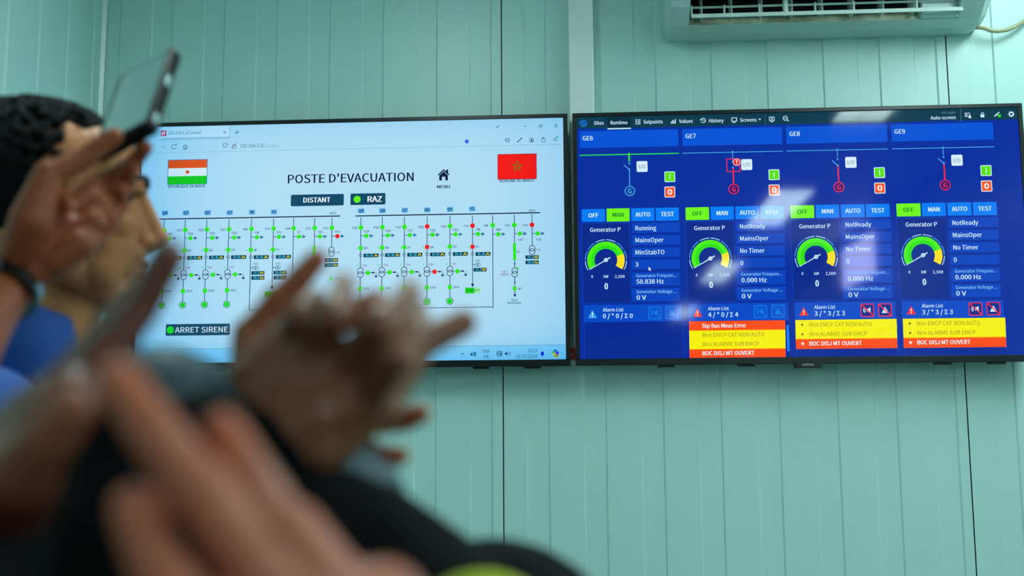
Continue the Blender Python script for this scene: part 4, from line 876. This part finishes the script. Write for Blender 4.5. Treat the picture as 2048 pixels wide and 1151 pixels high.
garments(r4, b4, nb4, m4, pel4, sh4, El4, [W4f, W4b], sd4, f4, 'jacket', 'jacket', (.72, .66), rr=(.074, .078, .056), kk=1.0,
         more=((ja, .045, jb, .045), (ja, .045, El4[0], .078), (jb, .045, El4[1], .078), (jb, .045, El4[0], .07)))
b = Blob(); b.cap(A(322, 838, .60), .041, A(684, 1016, .63), .038); put('shirt_cuff', b.melt(.005, 5), M['lining'], r4, smooth=True)
cp = Blob(); cp.ell(p4(-.008, 0, .055), np.array((.100, .084, .080))*k4, R4); cp.cap(p4(.07, -.045, .05), .012, p4(.07, .045, .05), .012); cp.cap(p4(.085, 0, .05), .02, p4(.13, 0, .038), .010)
r_cap = put('cap', cp.melt(.004, 4), M['jacket'], r4, smooth=True)
cc = Blob(); cc.ell(A(966, 1262, .56), (.038, .022, .0310)); put('cap_panel', cc.melt(.003, 3), M['hivis'], r_cap, smooth=True, label='yellow-green front panel')

# ---------------------------------------------------------------- nearest person, clapping close to the camera
WD, ED = A(-30, 975, .47), A(-240, 1520, .40)
FD = dict(thumb=[A(10, 985, .445), A(48, 935, .425), A(98, 866, .412), A(140, 812, .408)],
          index=[A(122, 812, .495), A(206, 716, .515), A(282, 620, .528), A(340, 516, .535)],
          middle=[A(132, 800, .52), A(212, 706, .535), A(284, 612, .545), A(335, 505, .55)],
          ring=[A(122, 790, .53), A(205, 700, .545), A(270, 610, .553), A(318, 530, .56)],
          pinky=[A(92, 790, .545), A(165, 715, .555), A(220, 645, .562), A(262, 590, .57)])
WN, EN = A(840, 1520, .37), A(1100, 2150, .30)
FN = dict(middle=[A(525, 1150, .365), A(392, 975, .362), A(300, 850, .366), A(236, 758, .372)],
          index=[A(438, 1275, .355), A(342, 1180, .352), A(296, 1095, .356), A(266, 1015, .36)],
          ring=[A(665, 1175, .375), A(568, 1060, .372), A(500, 950, .376), A(446, 858, .382)],
          pinky=[A(770, 1260, .385), A(690, 1170, .383), A(640, 1100, .386), A(600, 1040, .39)],
          thumb=[A(600, 1520, .35), A(500, 1450, .345), A(420, 1390, .345), A(350, 1340, .345)])
T3 = np.array((-.20, -3.30, 1.37)); f3 = np.array((.15, 1, 0)); f3 /= np.linalg.norm(f3); s3 = np.cross(UPV, f3); b3 = np.array((T3[0], T3[1], 0))-f3*.05; k3 = .88
nb3 = T3-f3*.045-UPV*.15; mid3 = T3-f3*.055-UPV*.205; sh3 = [mid3+s3*.16-UPV*.03, mid3-s3*.16-UPV*.03]
r3, bd3, p3, R3, pel3, m3, sd3, n3 = build_person(b3, 'nearest person at the lower left corner clapping two large blurred bare hands', T3, f3, nb3, sh3, [ED, EN], [WD, WN], [dict(FD, k=1.0, painted_hl=[FD['thumb'][1], (FD['thumb'][1]+FD['thumb'][2])/2, FD['thumb'][2], (FD['thumb'][2]+FD['thumb'][3])/2, FD['thumb'][3]]), dict(FN, k=1.0, tone=(4.6, 7.0, 8.4))], 'skin_dark', 1.5, 'jacket', hvox=.004, kk=k3)
hair_cap('hair', p3, R3, T3, M['hair'], r3, k=k3, curls=False)
garments(r3, b3, nb3, m3, pel3, sh3, [ED, EN], [WD, WN], sd3, f3, 'jacket', 'jacket', (.80, .55), rr=(.060, .052, .040), kk=k3)
